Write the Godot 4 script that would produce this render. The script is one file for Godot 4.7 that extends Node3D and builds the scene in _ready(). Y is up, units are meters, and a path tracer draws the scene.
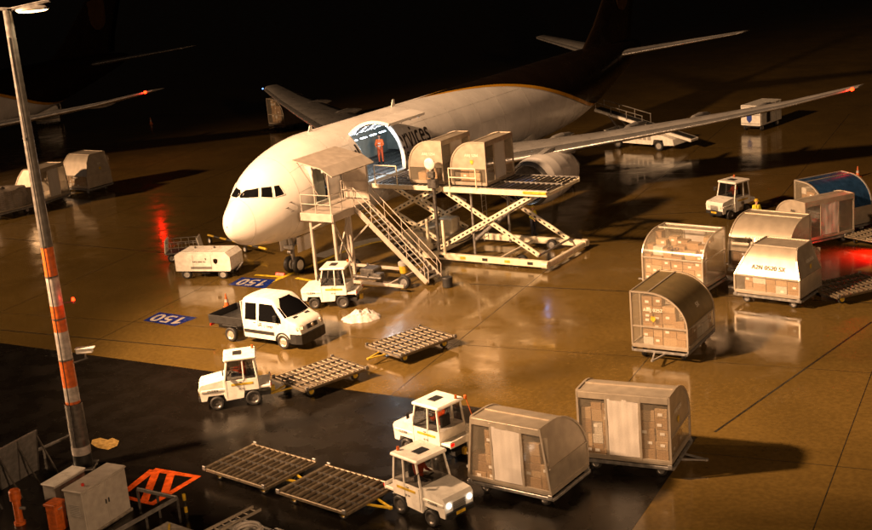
extends Node3D
# Night apron: a freighter being loaded under sodium floodlights, wet concrete, tractors, dollies and containers.

# ------------------------------------------------------------------ camera numbers (from the photograph, 872 x 530)
const CAM_H := 19.058
const PITCH := 15.29
const ROLL := -5.02
const FOCAL := 1306.9
const AC_TURN := 146.27
const AC_AT := Vector3(-11.09, 0, -65.98)

var M := {}
var used := {}
var box_cache := {}
var rng := RandomNumberGenerator.new()
var cam_r: Vector3
var cam_u: Vector3
var cam_f: Vector3

func cam_axes() -> void:
	var p := deg_to_rad(PITCH)
	var r := deg_to_rad(ROLL)
	cam_f = Vector3(0, -sin(p), -cos(p))
	var u := Vector3.RIGHT.cross(cam_f)
	cam_r = Vector3.RIGHT * cos(r) + u * sin(r)
	cam_u = -Vector3.RIGHT * sin(r) + u * cos(r)

# the point of the level y that a pixel of the photograph looks at
func g(px: float, py: float, y := 0.0) -> Vector3:
	var d := cam_f + cam_r * ((px - 436.0) / FOCAL) - cam_u * ((py - 265.0) / FOCAL)
	return Vector3(0, CAM_H, 0) + d * ((y - CAM_H) / d.y)

# aircraft axes: x starboard, y up, z aft from the nose
func ac_frame() -> Transform3D:
	return Transform3D(Basis(Vector3.UP, deg_to_rad(AC_TURN)), AC_AT)

func yaw_of(d: Vector3) -> float:      # turn that brings +X to d
	return atan2(-d.z, d.x)

# ------------------------------------------------------------------ mesh collector
class Acc:
	var v := PackedVector3Array()
	var n := PackedVector3Array()
	var col := PackedColorArray()

	func tri(a: Vector3, b: Vector3, c: Vector3, out: Vector3) -> void:
		var k := (b - a).cross(c - a)
		if k.length_squared() < 1e-14:
			return
		k = k.normalized()
		if k.dot(out) < 0.0:
			k = -k
			v.append(a); v.append(b); v.append(c)
		else:
			v.append(a); v.append(c); v.append(b)
		n.append(k); n.append(k); n.append(k)

	func quad(a: Vector3, b: Vector3, c: Vector3, d: Vector3, out: Vector3) -> void:
		tri(a, b, c, out)
		tri(a, c, d, out)

	# triangle with its own vertex normals, wound to agree with them
	func tris(a: Vector3, b: Vector3, c: Vector3, na: Vector3, nb: Vector3, nc: Vector3) -> void:
		var k := (b - a).cross(c - a)
		if k.length_squared() < 1e-14:
			return
		if k.dot(na + nb + nc) < 0.0:
			v.append(a); v.append(b); v.append(c)
			n.append(na); n.append(nb); n.append(nc)
		else:
			v.append(a); v.append(c); v.append(b)
			n.append(na); n.append(nc); n.append(nb)

	func box(c: Vector3, s: Vector3, bev := 0.0, bs := Basis()) -> void:
		var h := s * 0.5
		if bev <= 0.0:
			for ax in 3:
				for sg in [-1.0, 1.0]:
					var o := Vector3.ZERO
					o[ax] = sg
					var p := []
					for q in [[-1, -1], [1, -1], [1, 1], [-1, 1]]:
						var w := Vector3.ZERO
						w[ax] = sg * h[ax]
						w[(ax + 1) % 3] = q[0] * h[(ax + 1) % 3]
						w[(ax + 2) % 3] = q[1] * h[(ax + 2) % 3]
						p.append(c + bs * w)
					quad(p[0], p[1], p[2], p[3], bs * o)
			return
		var b := minf(bev, minf(h.x, minf(h.y, h.z)) * 0.9)
		for ax in 3:
			var a1 := (ax + 1) % 3
			var a2 := (ax + 2) % 3
			for sg in [-1.0, 1.0]:
				var o := Vector3.ZERO
				o[ax] = sg
				var p := []
				for q in [[-1, -1], [1, -1], [1, 1], [-1, 1]]:
					var w := Vector3.ZERO
					w[ax] = sg * h[ax]
					w[a1] = q[0] * (h[a1] - b)
					w[a2] = q[1] * (h[a2] - b)
					p.append(c + bs * w)
				quad(p[0], p[1], p[2], p[3], bs * o)
			# edges along ax
			for s1 in [-1.0, 1.0]:
				for s2 in [-1.0, 1.0]:
					var o2 := Vector3.ZERO
					o2[a1] = s1
					o2[a2] = s2
					var e := []
					for q in [[-1, 0], [1, 0], [1, 1], [-1, 1]]:
						var w := Vector3.ZERO
						w[ax] = q[0] * (h[ax] - b)
						w[a1] = s1 * (h[a1] - (b if q[1] == 1 else 0.0))
						w[a2] = s2 * (h[a2] - (b if q[1] == 0 else 0.0))
						e.append(c + bs * w)
					quad(e[0], e[1], e[2], e[3], bs * o2)
		for sx in [-1.0, 1.0]:
			for sy in [-1.0, 1.0]:
				for sz in [-1.0, 1.0]:
					var sv := Vector3(sx, sy, sz)
					tri(c + bs * (sv * Vector3(h.x, h.y - b, h.z - b)), c + bs * (sv * Vector3(h.x - b, h.y, h.z - b)), c + bs * (sv * Vector3(h.x - b, h.y - b, h.z)), bs * sv)

	func beam(a: Vector3, b: Vector3, w: float, h: float, bev := 0.0, up := Vector3.UP) -> void:
		var x := (b - a).normalized()
		if absf(x.dot(up)) > 0.98:
			up = Vector3.RIGHT if absf(x.x) < 0.9 else Vector3.BACK
		var z := x.cross(up).normalized()
		var y := z.cross(x)
		box((a + b) * 0.5, Vector3((b - a).length(), h, w), bev, Basis(x, y, z))

	func tube(a: Vector3, b: Vector3, r: float, r2 := -1.0, seg := 8, caps := true) -> void:
		if r2 < 0.0:
			r2 = r
		var x := (b - a).normalized()
		var up := Vector3.UP if absf(x.y) < 0.9 else Vector3.RIGHT
		var y := x.cross(up).normalized()
		var z := x.cross(y)
		for i in seg:
			var t0 := TAU * i / seg
			var t1 := TAU * (i + 1) / seg
			var d0 := y * cos(t0) + z * sin(t0)
			var d1 := y * cos(t1) + z * sin(t1)
			tris(a + d0 * r, a + d1 * r, b + d1 * r2, d0, d1, d1)
			tris(a + d0 * r, b + d1 * r2, b + d0 * r2, d0, d1, d0)
			if caps:
				tri(a, a + d0 * r, a + d1 * r, -x)
				tri(b, b + d0 * r2, b + d1 * r2, x)

	func path(pts: Array, r: float, seg := 6) -> void:
		for i in pts.size() - 1:
			tube(pts[i], pts[i + 1], r, r, seg)

	# rings of points, smooth; wrap closes each ring
	func grid(rows: Array, wrap := false, flip := false) -> void:
		var nr := rows.size()
		var nc: int = rows[0].size()
		var nn := []
		for i in nr:
			var l := PackedVector3Array()
			l.resize(nc)
			nn.append(l)
		var last := nc if wrap else nc - 1
		for i in nr - 1:
			for j in last:
				var j2 := (j + 1) % nc
				var a: Vector3 = rows[i][j]
				var b: Vector3 = rows[i][j2]
				var c: Vector3 = rows[i + 1][j2]
				var d: Vector3 = rows[i + 1][j]
				var k := (c - a).cross(d - b)
				if flip:
					k = -k
				nn[i][j] += k
				nn[i][j2] += k
				nn[i + 1][j2] += k
				nn[i + 1][j] += k
		for i in nr - 1:
			for j in last:
				var j2 := (j + 1) % nc
				var na: Vector3 = nn[i][j].normalized()
				var nb: Vector3 = nn[i][j2].normalized()
				var n2: Vector3 = nn[i + 1][j2].normalized()
				var nd: Vector3 = nn[i + 1][j].normalized()
				tris(rows[i][j], rows[i][j2], rows[i + 1][j2], na, nb, n2)
				tris(rows[i][j], rows[i + 1][j2], rows[i + 1][j], na, n2, nd)

	# profile of (along, radius) turned about the axis through o along ax
	func lathe(prof: Array, o: Vector3, ax: Vector3, seg := 20) -> void:
		var up := Vector3.UP if absf(ax.y) < 0.9 else Vector3.RIGHT
		var y := ax.cross(up).normalized()
		var z := ax.cross(y)
		for i in prof.size() - 1:
			var p: Vector2 = prof[i]
			var q: Vector2 = prof[i + 1]
			var e := (q - p).normalized()
			for s in seg:
				var t0 := TAU * s / seg
				var t1 := TAU * (s + 1) / seg
				var d0 := y * cos(t0) + z * sin(t0)
				var d1 := y * cos(t1) + z * sin(t1)
				var n0 := d0 * e.x - ax * e.y
				var n1 := d1 * e.x - ax * e.y
				tris(o + ax * p.x + d0 * p.y, o + ax * p.x + d1 * p.y, o + ax * q.x + d1 * q.y, n0, n1, n1)
				tris(o + ax * p.x + d0 * p.y, o + ax * q.x + d1 * q.y, o + ax * q.x + d0 * q.y, n0, n1, n0)

	# flat polygon (2D) between two planes: p -> o + x*p.x + y*p.y, thickness along z from 0 to t
	func prism(poly: PackedVector2Array, o: Vector3, x: Vector3, y: Vector3, t: float) -> void:
		var z := x.cross(y).normalized()
		var idx := Geometry2D.triangulate_polygon(poly)
		for i in range(0, idx.size(), 3):
			var a := poly[idx[i]]
			var b := poly[idx[i + 1]]
			var c := poly[idx[i + 2]]
			tri(o + x * a.x + y * a.y, o + x * b.x + y * b.y, o + x * c.x + y * c.y, -z * signf(t))
			var k := z * t
			tri(o + x * a.x + y * a.y + k, o + x * b.x + y * b.y + k, o + x * c.x + y * c.y + k, z * signf(t))
		var cw := 0.0
		for i in poly.size():
			var a := poly[i]
			var b := poly[(i + 1) % poly.size()]
			cw += a.x * b.y - b.x * a.y
		for i in poly.size():
			var a := poly[i]
			var b := poly[(i + 1) % poly.size()]
			var e := (b - a)
			var o2 := x * e.y - y * e.x
			if cw < 0.0:
				o2 = -o2
			var p := o + x * a.x + y * a.y
			var q := o + x * b.x + y * b.y
			quad(p, q, q + z * t, p + z * t, o2)

	func mesh() -> ArrayMesh:
		var m := ArrayMesh.new()
		if v.is_empty():
			return m
		var a := []
		a.resize(Mesh.ARRAY_MAX)
		a[Mesh.ARRAY_VERTEX] = v
		a[Mesh.ARRAY_NORMAL] = n
		if col.size() == v.size():
			a[Mesh.ARRAY_COLOR] = col
		m.add_surface_from_arrays(Mesh.PRIMITIVE_TRIANGLES, a)
		return m

# ------------------------------------------------------------------ scene helpers
func numbered(called: String) -> String:
	if not used.has(called):
		used[called] = 0
		return called
	used[called] += 1
	return "%s_%03d" % [called, used[called]]

func part(parent: Node, called: String, m, mat: Material, at := Vector3.ZERO, turn := Basis()) -> MeshInstance3D:
	var o := MeshInstance3D.new()
	o.name = called
	o.mesh = m.mesh() if m is Acc else m
	o.material_override = mat
	o.transform = Transform3D(turn, at)
	o.cast_shadow = GeometryInstance3D.SHADOW_CASTING_SETTING_ON
	parent.add_child(o, true)
	return o

func thing(called: String, label: String, category: String, xf: Transform3D, group := "") -> Node3D:
	var o := Node3D.new()
	o.name = numbered(called)
	add_child(o)
	o.transform = xf
	o.set_meta("label", label)
	o.set_meta("category", category)
	if group != "":
		o.set_meta("group", group)
	return o

func solo(called: String, label: String, category: String, m, mat: Material, xf: Transform3D, group := "") -> MeshInstance3D:
	var o := part(self, numbered(called), m, mat)
	o.transform = xf
	o.set_meta("label", label)
	o.set_meta("category", category)
	if group != "":
		o.set_meta("group", group)
	return o

func structure(called: String, m, mat: Material, at := Vector3.ZERO) -> MeshInstance3D:
	var o := part(self, numbered(called), m, mat, at)
	o.set_meta("kind", "structure")
	return o

func copy_of(o: Node3D, xf: Transform3D, label := "") -> Node3D:
	var base: String = String(o.name)
	if base.length() > 4 and base[base.length() - 4] == "_":
		base = base.left(base.length() - 4)
	var c: Node3D = o.duplicate()
	c.name = numbered(base)
	add_child(c)
	c.transform = xf
	if label != "":
		c.set_meta("label", label)
	return c

func at_yaw(p: Vector3, yaw: float) -> Transform3D:
	return Transform3D(Basis(Vector3.UP, yaw), p)

func cbox(s: Vector3, bev := 0.01) -> ArrayMesh:
	var k := "%.3f %.3f %.3f %.3f" % [s.x, s.y, s.z, bev]
	if not box_cache.has(k):
		var a := Acc.new()
		a.box(Vector3.ZERO, s, bev)
		box_cache[k] = a.mesh()
	return box_cache[k]

# ------------------------------------------------------------------ lettering
func letters(text: String, height: float, serif := false, bold := true) -> PackedVector3Array:
	var tm := TextMesh.new()
	var f := SystemFont.new()
	f.font_names = PackedStringArray(["Droid Serif" if serif else "Droid Sans"])
	f.font_weight = 700 if bold else 400
	tm.font = f
	tm.font_size = 64
	tm.text = text
	tm.depth = 0.0
	tm.pixel_size = height / 46.0
	tm.curve_step = 3.0
	var out := PackedVector3Array()
	for s in tm.get_surface_count():
		var a := tm.surface_get_arrays(s)
		var vv: PackedVector3Array = a[Mesh.ARRAY_VERTEX]
		var ii = a[Mesh.ARRAY_INDEX]
		if ii == null or ii.is_empty():
			out.append_array(vv)
		else:
			for i in ii:
				out.append(vv[i])
	return out

# flat lettering lying in the plane of x and y at o, a thin sheet
func text_flat(acc: Acc, text: String, height: float, o: Vector3, x: Vector3, y: Vector3) -> void:
	var p := letters(text, height)
	var z := x.cross(y)
	for i in range(0, p.size(), 3):
		acc.tri(o + x * p[i].x + y * p[i].y, o + x * p[i + 1].x + y * p[i + 1].y, o + x * p[i + 2].x + y * p[i + 2].y, z)

# ------------------------------------------------------------------ textures and materials
func noise_image(sd: int, freq: float, octaves: int, lo: float, hi: float, size := 512, contrast := 1.0) -> Image:
	var f := FastNoiseLite.new()
	f.seed = sd
	f.frequency = freq
	f.noise_type = FastNoiseLite.TYPE_SIMPLEX_SMOOTH
	f.fractal_octaves = octaves
	f.fractal_gain = 0.55
	var im := f.get_seamless_image(size, size)
	im.convert(Image.FORMAT_L8)
	var d := im.get_data()
	for i in d.size():
		var t := clampf((d[i] / 255.0 - 0.5) * contrast + 0.5, 0.0, 1.0)
		d[i] = int(clampf(lerpf(lo, hi, t), 0.0, 1.0) * 255.0)
	return Image.create_from_data(size, size, false, Image.FORMAT_L8, d)

var tex := {}
func make_textures() -> void:
	tex.grime = ImageTexture.create_from_image(noise_image(3, 0.008, 5, 0.88, 1.0, 512, 1.3))
	tex.dirt = ImageTexture.create_from_image(noise_image(8, 0.010, 5, 0.74, 1.0, 512, 1.5))
	tex.fine = ImageTexture.create_from_image(noise_image(5, 0.09, 3, 0.72, 1.0, 256, 1.5))
	var br := noise_image(9, 0.05, 2, 0.8, 1.0, 256, 1.6)
	br.resize(8, 256, Image.INTERPOLATE_BILINEAR)
	br.resize(256, 256, Image.INTERPOLATE_BILINEAR)
	tex.brushed = ImageTexture.create_from_image(br)
	tex.rough = ImageTexture.create_from_image(noise_image(12, 0.02, 4, 0.6, 1.0, 256, 1.8))
	var bump := noise_image(21, 0.03, 3, 0.0, 1.0, 256)
	bump.bump_map_to_normal_map(2.0)
	tex.dent = ImageTexture.create_from_image(bump)

func mat(c: Color, rough := 0.6, metal := 0.0, tx := "grime", scale := 0.5) -> StandardMaterial3D:
	var m := StandardMaterial3D.new()
	m.albedo_color = c.linear_to_srgb()
	m.roughness = rough
	m.metallic = metal
	if tx != "":
		m.albedo_texture = tex[tx]
		m.roughness_texture = tex.rough
		m.uv1_triplanar = true
		m.uv1_scale = Vector3.ONE * scale
	return m

func glow(c: Color, e: float) -> StandardMaterial3D:
	var m := StandardMaterial3D.new()
	m.albedo_color = c
	m.emission_enabled = true
	m.emission = c
	m.emission_energy_multiplier = e
	return m

func make_materials() -> void:
	M.white = mat(Color(0.70, 0.68, 0.63), 0.42, 0.0, "grime", 0.45)
	M.skin_white = mat(Color(0.70, 0.68, 0.66), 0.36, 0.0, "grime", 0.08)
	M.brown = mat(Color(0.010, 0.006, 0.0035), 0.32, 0.0, "grime", 0.1)
	M.emblem = mat(Color(0.05, 0.026, 0.008), 0.4, 0.0, "grime", 0.1)
	M.gold = mat(Color(0.55, 0.27, 0.02), 0.35, 0.0, "grime", 0.1)
	M.wing = mat(Color(0.30, 0.29, 0.28), 0.42, 0.1, "grime", 0.15)
	M.bare = mat(Color(0.55, 0.54, 0.53), 0.3, 0.85, "grime", 0.3)
	M.alu = mat(Color(0.45, 0.39, 0.31), 0.40, 0.5, "grime", 0.35)
	M.alu_bright = mat(Color(0.53, 0.47, 0.39), 0.38, 0.6, "grime", 0.4)
	M.alu_brown = mat(Color(0.26, 0.20, 0.10), 0.42, 0.45, "grime", 0.4)
	for k in [M.alu, M.alu_bright, M.alu_brown]:
		k.roughness_texture = null
	M.galv = mat(Color(0.33, 0.32, 0.31), 0.5, 0.55, "dirt", 0.6)
	M.steel = mat(Color(0.16, 0.15, 0.14), 0.5, 0.6, "dirt", 0.7)
	M.dark = mat(Color(0.02, 0.02, 0.02), 0.55, 0.0, "dirt", 0.7)
	M.rubber = mat(Color(0.016, 0.015, 0.014), 0.8, 0.0, "fine", 1.3)
	M.cream = mat(Color(0.66, 0.60, 0.46), 0.45, 0.0, "grime", 0.5)
	M.stair = mat(Color(0.42, 0.37, 0.32), 0.55, 0.15, "grime", 0.35)
	M.roller = mat(Color(0.20, 0.16, 0.11), 0.45, 0.5, "dirt", 0.8)
	M.card_a = mat(Color(0.34, 0.21, 0.10), 0.85, 0.0, "fine", 0.8)
	M.card_b = mat(Color(0.27, 0.16, 0.075), 0.85, 0.0, "fine", 0.7)
	M.card_c = mat(Color(0.42, 0.29, 0.16), 0.85, 0.0, "fine", 0.9)
	M.card_d = mat(Color(0.56, 0.52, 0.45), 0.8, 0.0, "fine", 0.8)
	M.label = mat(Color(0.62, 0.60, 0.56), 0.7, 0.0, "")
	M.curtain = mat(Color(0.58, 0.54, 0.50), 0.8, 0.0, "fine", 1.6)
	M.tarp = mat(Color(0.25, 0.21, 0.17), 0.7, 0.0, "dirt", 0.5)
	M.yellow = mat(Color(0.60, 0.40, 0.03), 0.5, 0.0, "dirt", 0.8)
	M.paint_yellow = mat(Color(0.62, 0.46, 0.03), 0.4, 0.0, "dirt", 0.6)
	M.orange = mat(Color(0.52, 0.11, 0.015), 0.5, 0.0, "dirt", 0.8)
	M.paint_orange = mat(Color(0.75, 0.11, 0.015), 0.4, 0.0, "dirt", 0.5)
	M.paint_white = mat(Color(0.38, 0.35, 0.33), 0.4, 0.0, "dirt", 0.5)
	M.paint_blue = mat(Color(0.008, 0.022, 0.17), 0.35, 0.0, "dirt", 0.5)
	M.blue_metal = mat(Color(0.03, 0.09, 0.22), 0.4, 0.5, "dirt", 0.4)
	M.blue_logo = mat(Color(0.02, 0.05, 0.28), 0.5)
	M.red = mat(Color(0.5, 0.02, 0.01), 0.4)
	M.ink = mat(Color(0.025, 0.018, 0.014), 0.5, 0.0, "")
	M.ink_pale = mat(Color(0.62, 0.58, 0.5), 0.5, 0.0, "")
	M.liner = mat(Color(0.46, 0.50, 0.47), 0.6, 0.0, "grime", 0.4)
	M.grey = mat(Color(0.30, 0.29, 0.27), 0.5, 0.0, "grime", 0.5)
	M.concrete = mat(Color(0.30, 0.27, 0.23), 0.8, 0.0, "dirt", 0.6)
	M.cabinet = mat(Color(0.40, 0.37, 0.33), 0.5, 0.0, "grime", 0.5)
	M.pole = mat(Color(0.14, 0.13, 0.12), 0.5, 0.3, "dirt", 0.5)
	M.patch = mat(Color(0.30, 0.19, 0.05), 0.7, 0.0, "dirt", 0.9)
	M.snow = mat(Color(0.62, 0.58, 0.55), 0.7, 0.0, "fine", 1.4)
	M.seal = mat(Color(0.022, 0.018, 0.012), 0.45, 0.0, "dirt", 0.4)
	M.skin = mat(Color(0.40, 0.22, 0.14), 0.6, 0.0, "")
	M.person = mat(Color(1, 1, 1), 0.75, 0.0, "")
	M.person.vertex_color_use_as_albedo = true
	var gl := StandardMaterial3D.new()
	gl.albedo_color = Color(0.05, 0.055, 0.06, 0.45)
	gl.transparency = BaseMaterial3D.TRANSPARENCY_ALPHA
	gl.roughness = 0.05
	M.glass = gl
	var dg := StandardMaterial3D.new()
	dg.albedo_color = Color(0.05, 0.05, 0.055)
	dg.roughness = 0.06
	M.dark_glass = dg
	var cl := StandardMaterial3D.new()
	cl.albedo_color = Color(0.80, 0.76, 0.68, 0.07)
	cl.transparency = BaseMaterial3D.TRANSPARENCY_ALPHA
	cl.roughness = 0.12
	M.clear = cl
	M.lamp_sodium = glow(Color(1.0, 0.80, 0.55), 14.0)
	M.lamp_cool = glow(Color(0.88, 0.95, 1.0), 9.0)
	M.lamp_head = glow(Color(1.0, 0.95, 0.85), 7.0)
	M.lamp_red = glow(Color(1.0, 0.14, 0.03), 15.0)
	M.lamp_red_dim = glow(Color(1.0, 0.06, 0.02), 2.0)
	M.lamp_blue = glow(Color(0.45, 0.65, 1.0), 3.0)
	M.lamp_round = glow(Color(1.0, 0.88, 0.66), 1.0)

# ------------------------------------------------------------------ ground
func make_apron_material(base: Color, sd: int, r_lo: float, r_hi: float) -> StandardMaterial3D:
	var im := noise_image(sd, 0.006, 6, 0.86, 1.0, 1024, 1.1)
	var m := StandardMaterial3D.new()
	m.albedo_color = base.linear_to_srgb()
	m.albedo_texture = ImageTexture.create_from_image(im)
	m.uv1_triplanar = true
	m.uv1_world_triplanar = true
	m.uv1_scale = Vector3.ONE / 43.0
	m.roughness = 1.0
	m.roughness_texture = ImageTexture.create_from_image(noise_image(sd + 1, 0.022, 5, r_lo, r_hi, 1024, 1.6))
	m.detail_enabled = true
	m.detail_blend_mode = BaseMaterial3D.BLEND_MODE_MUL
	m.detail_albedo = ImageTexture.create_from_image(noise_image(sd + 2, 0.05, 5, 0.86, 1.0, 512, 1.3))
	m.detail_uv_layer = BaseMaterial3D.DETAIL_UV_2
	m.uv2_triplanar = true
	m.uv2_world_triplanar = true
	m.uv2_scale = Vector3.ONE / 7.3
	var nb := noise_image(sd + 3, 0.02, 4, 0.0, 1.0, 512)
	nb.bump_map_to_normal_map(1.0)
	m.normal_enabled = true
	m.normal_texture = ImageTexture.create_from_image(nb)
	m.normal_scale = 0.05
	m.metallic_specular = 0.5
	return m

func sheet(pts: Array, y: float) -> Acc:
	var a := Acc.new()
	var poly := PackedVector2Array()
	for p in pts:
		poly.append(Vector2(p.x, p.z))
	var idx := Geometry2D.triangulate_polygon(poly)
	for i in range(0, idx.size(), 3):
		var q := []
		for k in 3:
			var p := poly[idx[i + k]]
			q.append(Vector3(p.x, y, p.y))
		a.tri(q[0], q[1], q[2], Vector3.UP)
	return a

func strip(a: Vector3, b: Vector3, w: float, y: float) -> Acc:
	var d := (b - a)
	d.y = 0
	var s := Vector3(-d.z, 0, d.x).normalized() * w * 0.5
	return sheet([a + s, b + s, b - s, a - s], y)

func strip_path(pts: Array, w: float, y: float) -> Acc:
	var acc := Acc.new()
	for i in pts.size() - 1:
		var d0: Vector3 = (pts[mini(i + 1, pts.size() - 1)] - pts[maxi(i - 1, 0)])
		var d1: Vector3 = (pts[mini(i + 2, pts.size() - 1)] - pts[i])
		var s0 := Vector3(-d0.z, 0, d0.x).normalized() * w * 0.5
		var s1 := Vector3(-d1.z, 0, d1.x).normalized() * w * 0.5
		var a: Vector3 = pts[i]
		var b: Vector3 = pts[i + 1]
		a.y = y
		b.y = y
		acc.quad(a + s0, b + s1, b - s1, a - s0, Vector3.UP)
	return acc

func build_ground() -> void:
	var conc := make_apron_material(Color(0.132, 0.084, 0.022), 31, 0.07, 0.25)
	var big := Acc.new()
	big.quad(Vector3(-700, 0, 60), Vector3(700, 0, 60), Vector3(700, 0, -900), Vector3(-700, 0, -900), Vector3.UP)
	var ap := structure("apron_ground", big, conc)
	# sealed joints between the concrete bays
	for j in [[[0, 238], [200, 256]], [[470, 284], [872, 303]], [[715, 432], [872, 322]], [[640, 215], [872, 205]], [[0, 330], [215, 350]]]:
		var o := part(ap, "joint_sealant", strip(g(j[0][0], j[0][1]), g(j[1][0], j[1][1]), 0.09, 0.004), M.seal)
		o.set_meta("kind", "structure")
	var jd := (g(872, 303) - g(470, 284)).normalized()
	var jn := Vector3(-jd.z, 0, jd.x)
	var jo := g(640, 292)
	for k in range(-4, 7):
		if k != 0:
			var o := part(ap, "joint_sealant", strip(jo - jn * k * 9.0 - jd * 70.0, jo - jn * k * 9.0 + jd * 45.0, 0.035, 0.003), M.seal)
			o.set_meta("kind", "structure")
	for k in range(-7, 4):
		var o := part(ap, "joint_sealant", strip(jo + jd * (k * 9.0 + 3.0) - jn * 50.0, jo + jd * (k * 9.0 + 3.0) + jn * 30.0, 0.035, 0.0025), M.seal)
		o.set_meta("kind", "structure")
	# dark asphalt service road in front
	var asph := make_apron_material(Color(0.0085, 0.0068, 0.005), 51, 0.20, 0.36)
	var l0 := g(0, 343)
	var l1 := g(697, 437)
	var dl := (l0 - l1).normalized()
	var e1 := g(632, 530)
	var dd := (e1 - l1).normalized()
	var road := structure("service_road", sheet([l1, l1 + dl * 140.0, l1 + dl * 140.0 + dd * 60.0, l1 + dd * 60.0], 0.006), asph)
	road.set_meta("label", "dark wet asphalt service road")
	# puddled repair patch on the asphalt beside the mast
	var pp := []
	for q in [[92, 440], [100, 438], [108, 440], [112, 438], [119, 441], [117, 446], [108, 450], [97, 448], [91, 444]]:
		pp.append(g(q[0], q[1]))
	structure("sand_patch", sheet(pp, 0.010), M.patch)
	# orange hatched keep-clear box
	var A := g(153, 470)
	var B := g(197, 477)
	var C := g(152, 504)
	var D := g(120, 496)
	var ob := strip_path([A, B, C, D, A], 0.32, 0.011)
	part(structure("keep_clear_marking", ob, M.paint_orange), "hatch_bar", strip(A.lerp(B, 0.08), D.lerp(C, 0.75), 0.3, 0.0145), M.paint_orange)
	structure("keep_clear_marking", strip(A.lerp(B, 0.42), D.lerp(C, 1.0).lerp(B, 0.25), 0.3, 0.0145), M.paint_orange)
	# yellow lead-in line and stop bars at the nose wheel
	var lead := []
	for q in [[262, 286], [290, 274], [320, 262], [345, 251], [372, 243], [400, 238], [425, 235]]:
		lead.append(g(q[0], q[1]))
	structure("lead_in_line", strip_path(lead, 0.3, 0.006), M.paint_yellow)
	structure("stop_bar", strip(g(255, 275), g(284, 277), 0.26, 0.008), M.paint_yellow)
	structure("stop_bar", strip(g(296, 278), g(322, 283), 0.26, 0.008), M.paint_yellow)
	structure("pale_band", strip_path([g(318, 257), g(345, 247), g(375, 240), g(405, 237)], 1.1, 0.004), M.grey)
	# blue stand number boards painted on the ground, read from the cockpit
	for q in [[[241.7, 277.4], [275.9, 279.7], [264.5, 288.5], [227.8, 285.0]], [[159.3, 312.3], [197.2, 317.7], [174.5, 326.2], [142.9, 320.7]]]:
		var k := []
		for e in q:
			k.append(g(e[0], e[1]))
		var bl := structure("stand_number_marking", sheet(k, 0.008), M.paint_blue)
		var wide: float = (k[1] - k[0]).length()
		var deep: float = (k[3] - k[0]).length()
		var ta := Acc.new()
		text_flat(ta, "150", deep * 0.74, (k[0] + k[1] + k[2] + k[3]) * 0.25 + Vector3(0, 0.0125, 0), (k[0] - k[1]).normalized() * wide * 0.85 / (deep * 1.75), (k[3] - k[0]).normalized())
		part(bl, "number", ta, M.paint_white)

# ------------------------------------------------------------------ floodlight masts outside the picture, striped lamp mast inside it
func flood_mast(p: Vector3, height: float, aim: Vector3, energy: float, angle: float, label: String, col := Color(1.0, 0.785, 0.58)) -> void:
	var t := thing("floodlight_mast", label, "light mast", at_yaw(p, 0.0), "apron floodlight masts")
	var a := Acc.new()
	a.tube(Vector3.ZERO, Vector3(0, height, 0), 0.4, 0.16, 14)
	part(t, "mast", a, M.pole)
	var d := (aim - (p + Vector3(0, height, 0))).normalized()
	var x := d.cross(Vector3.UP).normalized()
	var y := x.cross(d)
	var bs := Basis(x, y, -d)
	var c := Vector3(0, height, 0) + d * 0.6
	var fr := Acc.new()
	fr.box(c, Vector3(3.2, 1.5, 0.12), 0.03, bs)
	part(t, "lamp_frame", fr, M.galv)
	for i in 3:
		for j in 2:
			var o := c + x * (i - 1.0) * 1.0 + y * (j - 0.5) * 0.7 + d * 0.2
			var hd := Acc.new()
			hd.box(o, Vector3(0.8, 0.55, 0.26), 0.06, bs)
			part(t, "lamp_housing", hd, M.steel)
			var gl := Acc.new()
			gl.box(o + d * 0.145, Vector3(0.66, 0.42, 0.02), 0.0, bs)
			part(t, "lamp_glass", gl, M.lamp_sodium)
	var s := SpotLight3D.new()
	s.name = "flood_lamp"
	s.light_color = col
	s.light_energy = energy
	s.light_size = 1.4
	s.spot_angle = angle
	s.spot_angle_attenuation = 0.6
	s.spot_range = 400.0
	s.spot_attenuation = 2.0
	s.shadow_enabled = true
	t.add_child(s)
	s.transform = Transform3D(bs, c + d * 1.9)

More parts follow.
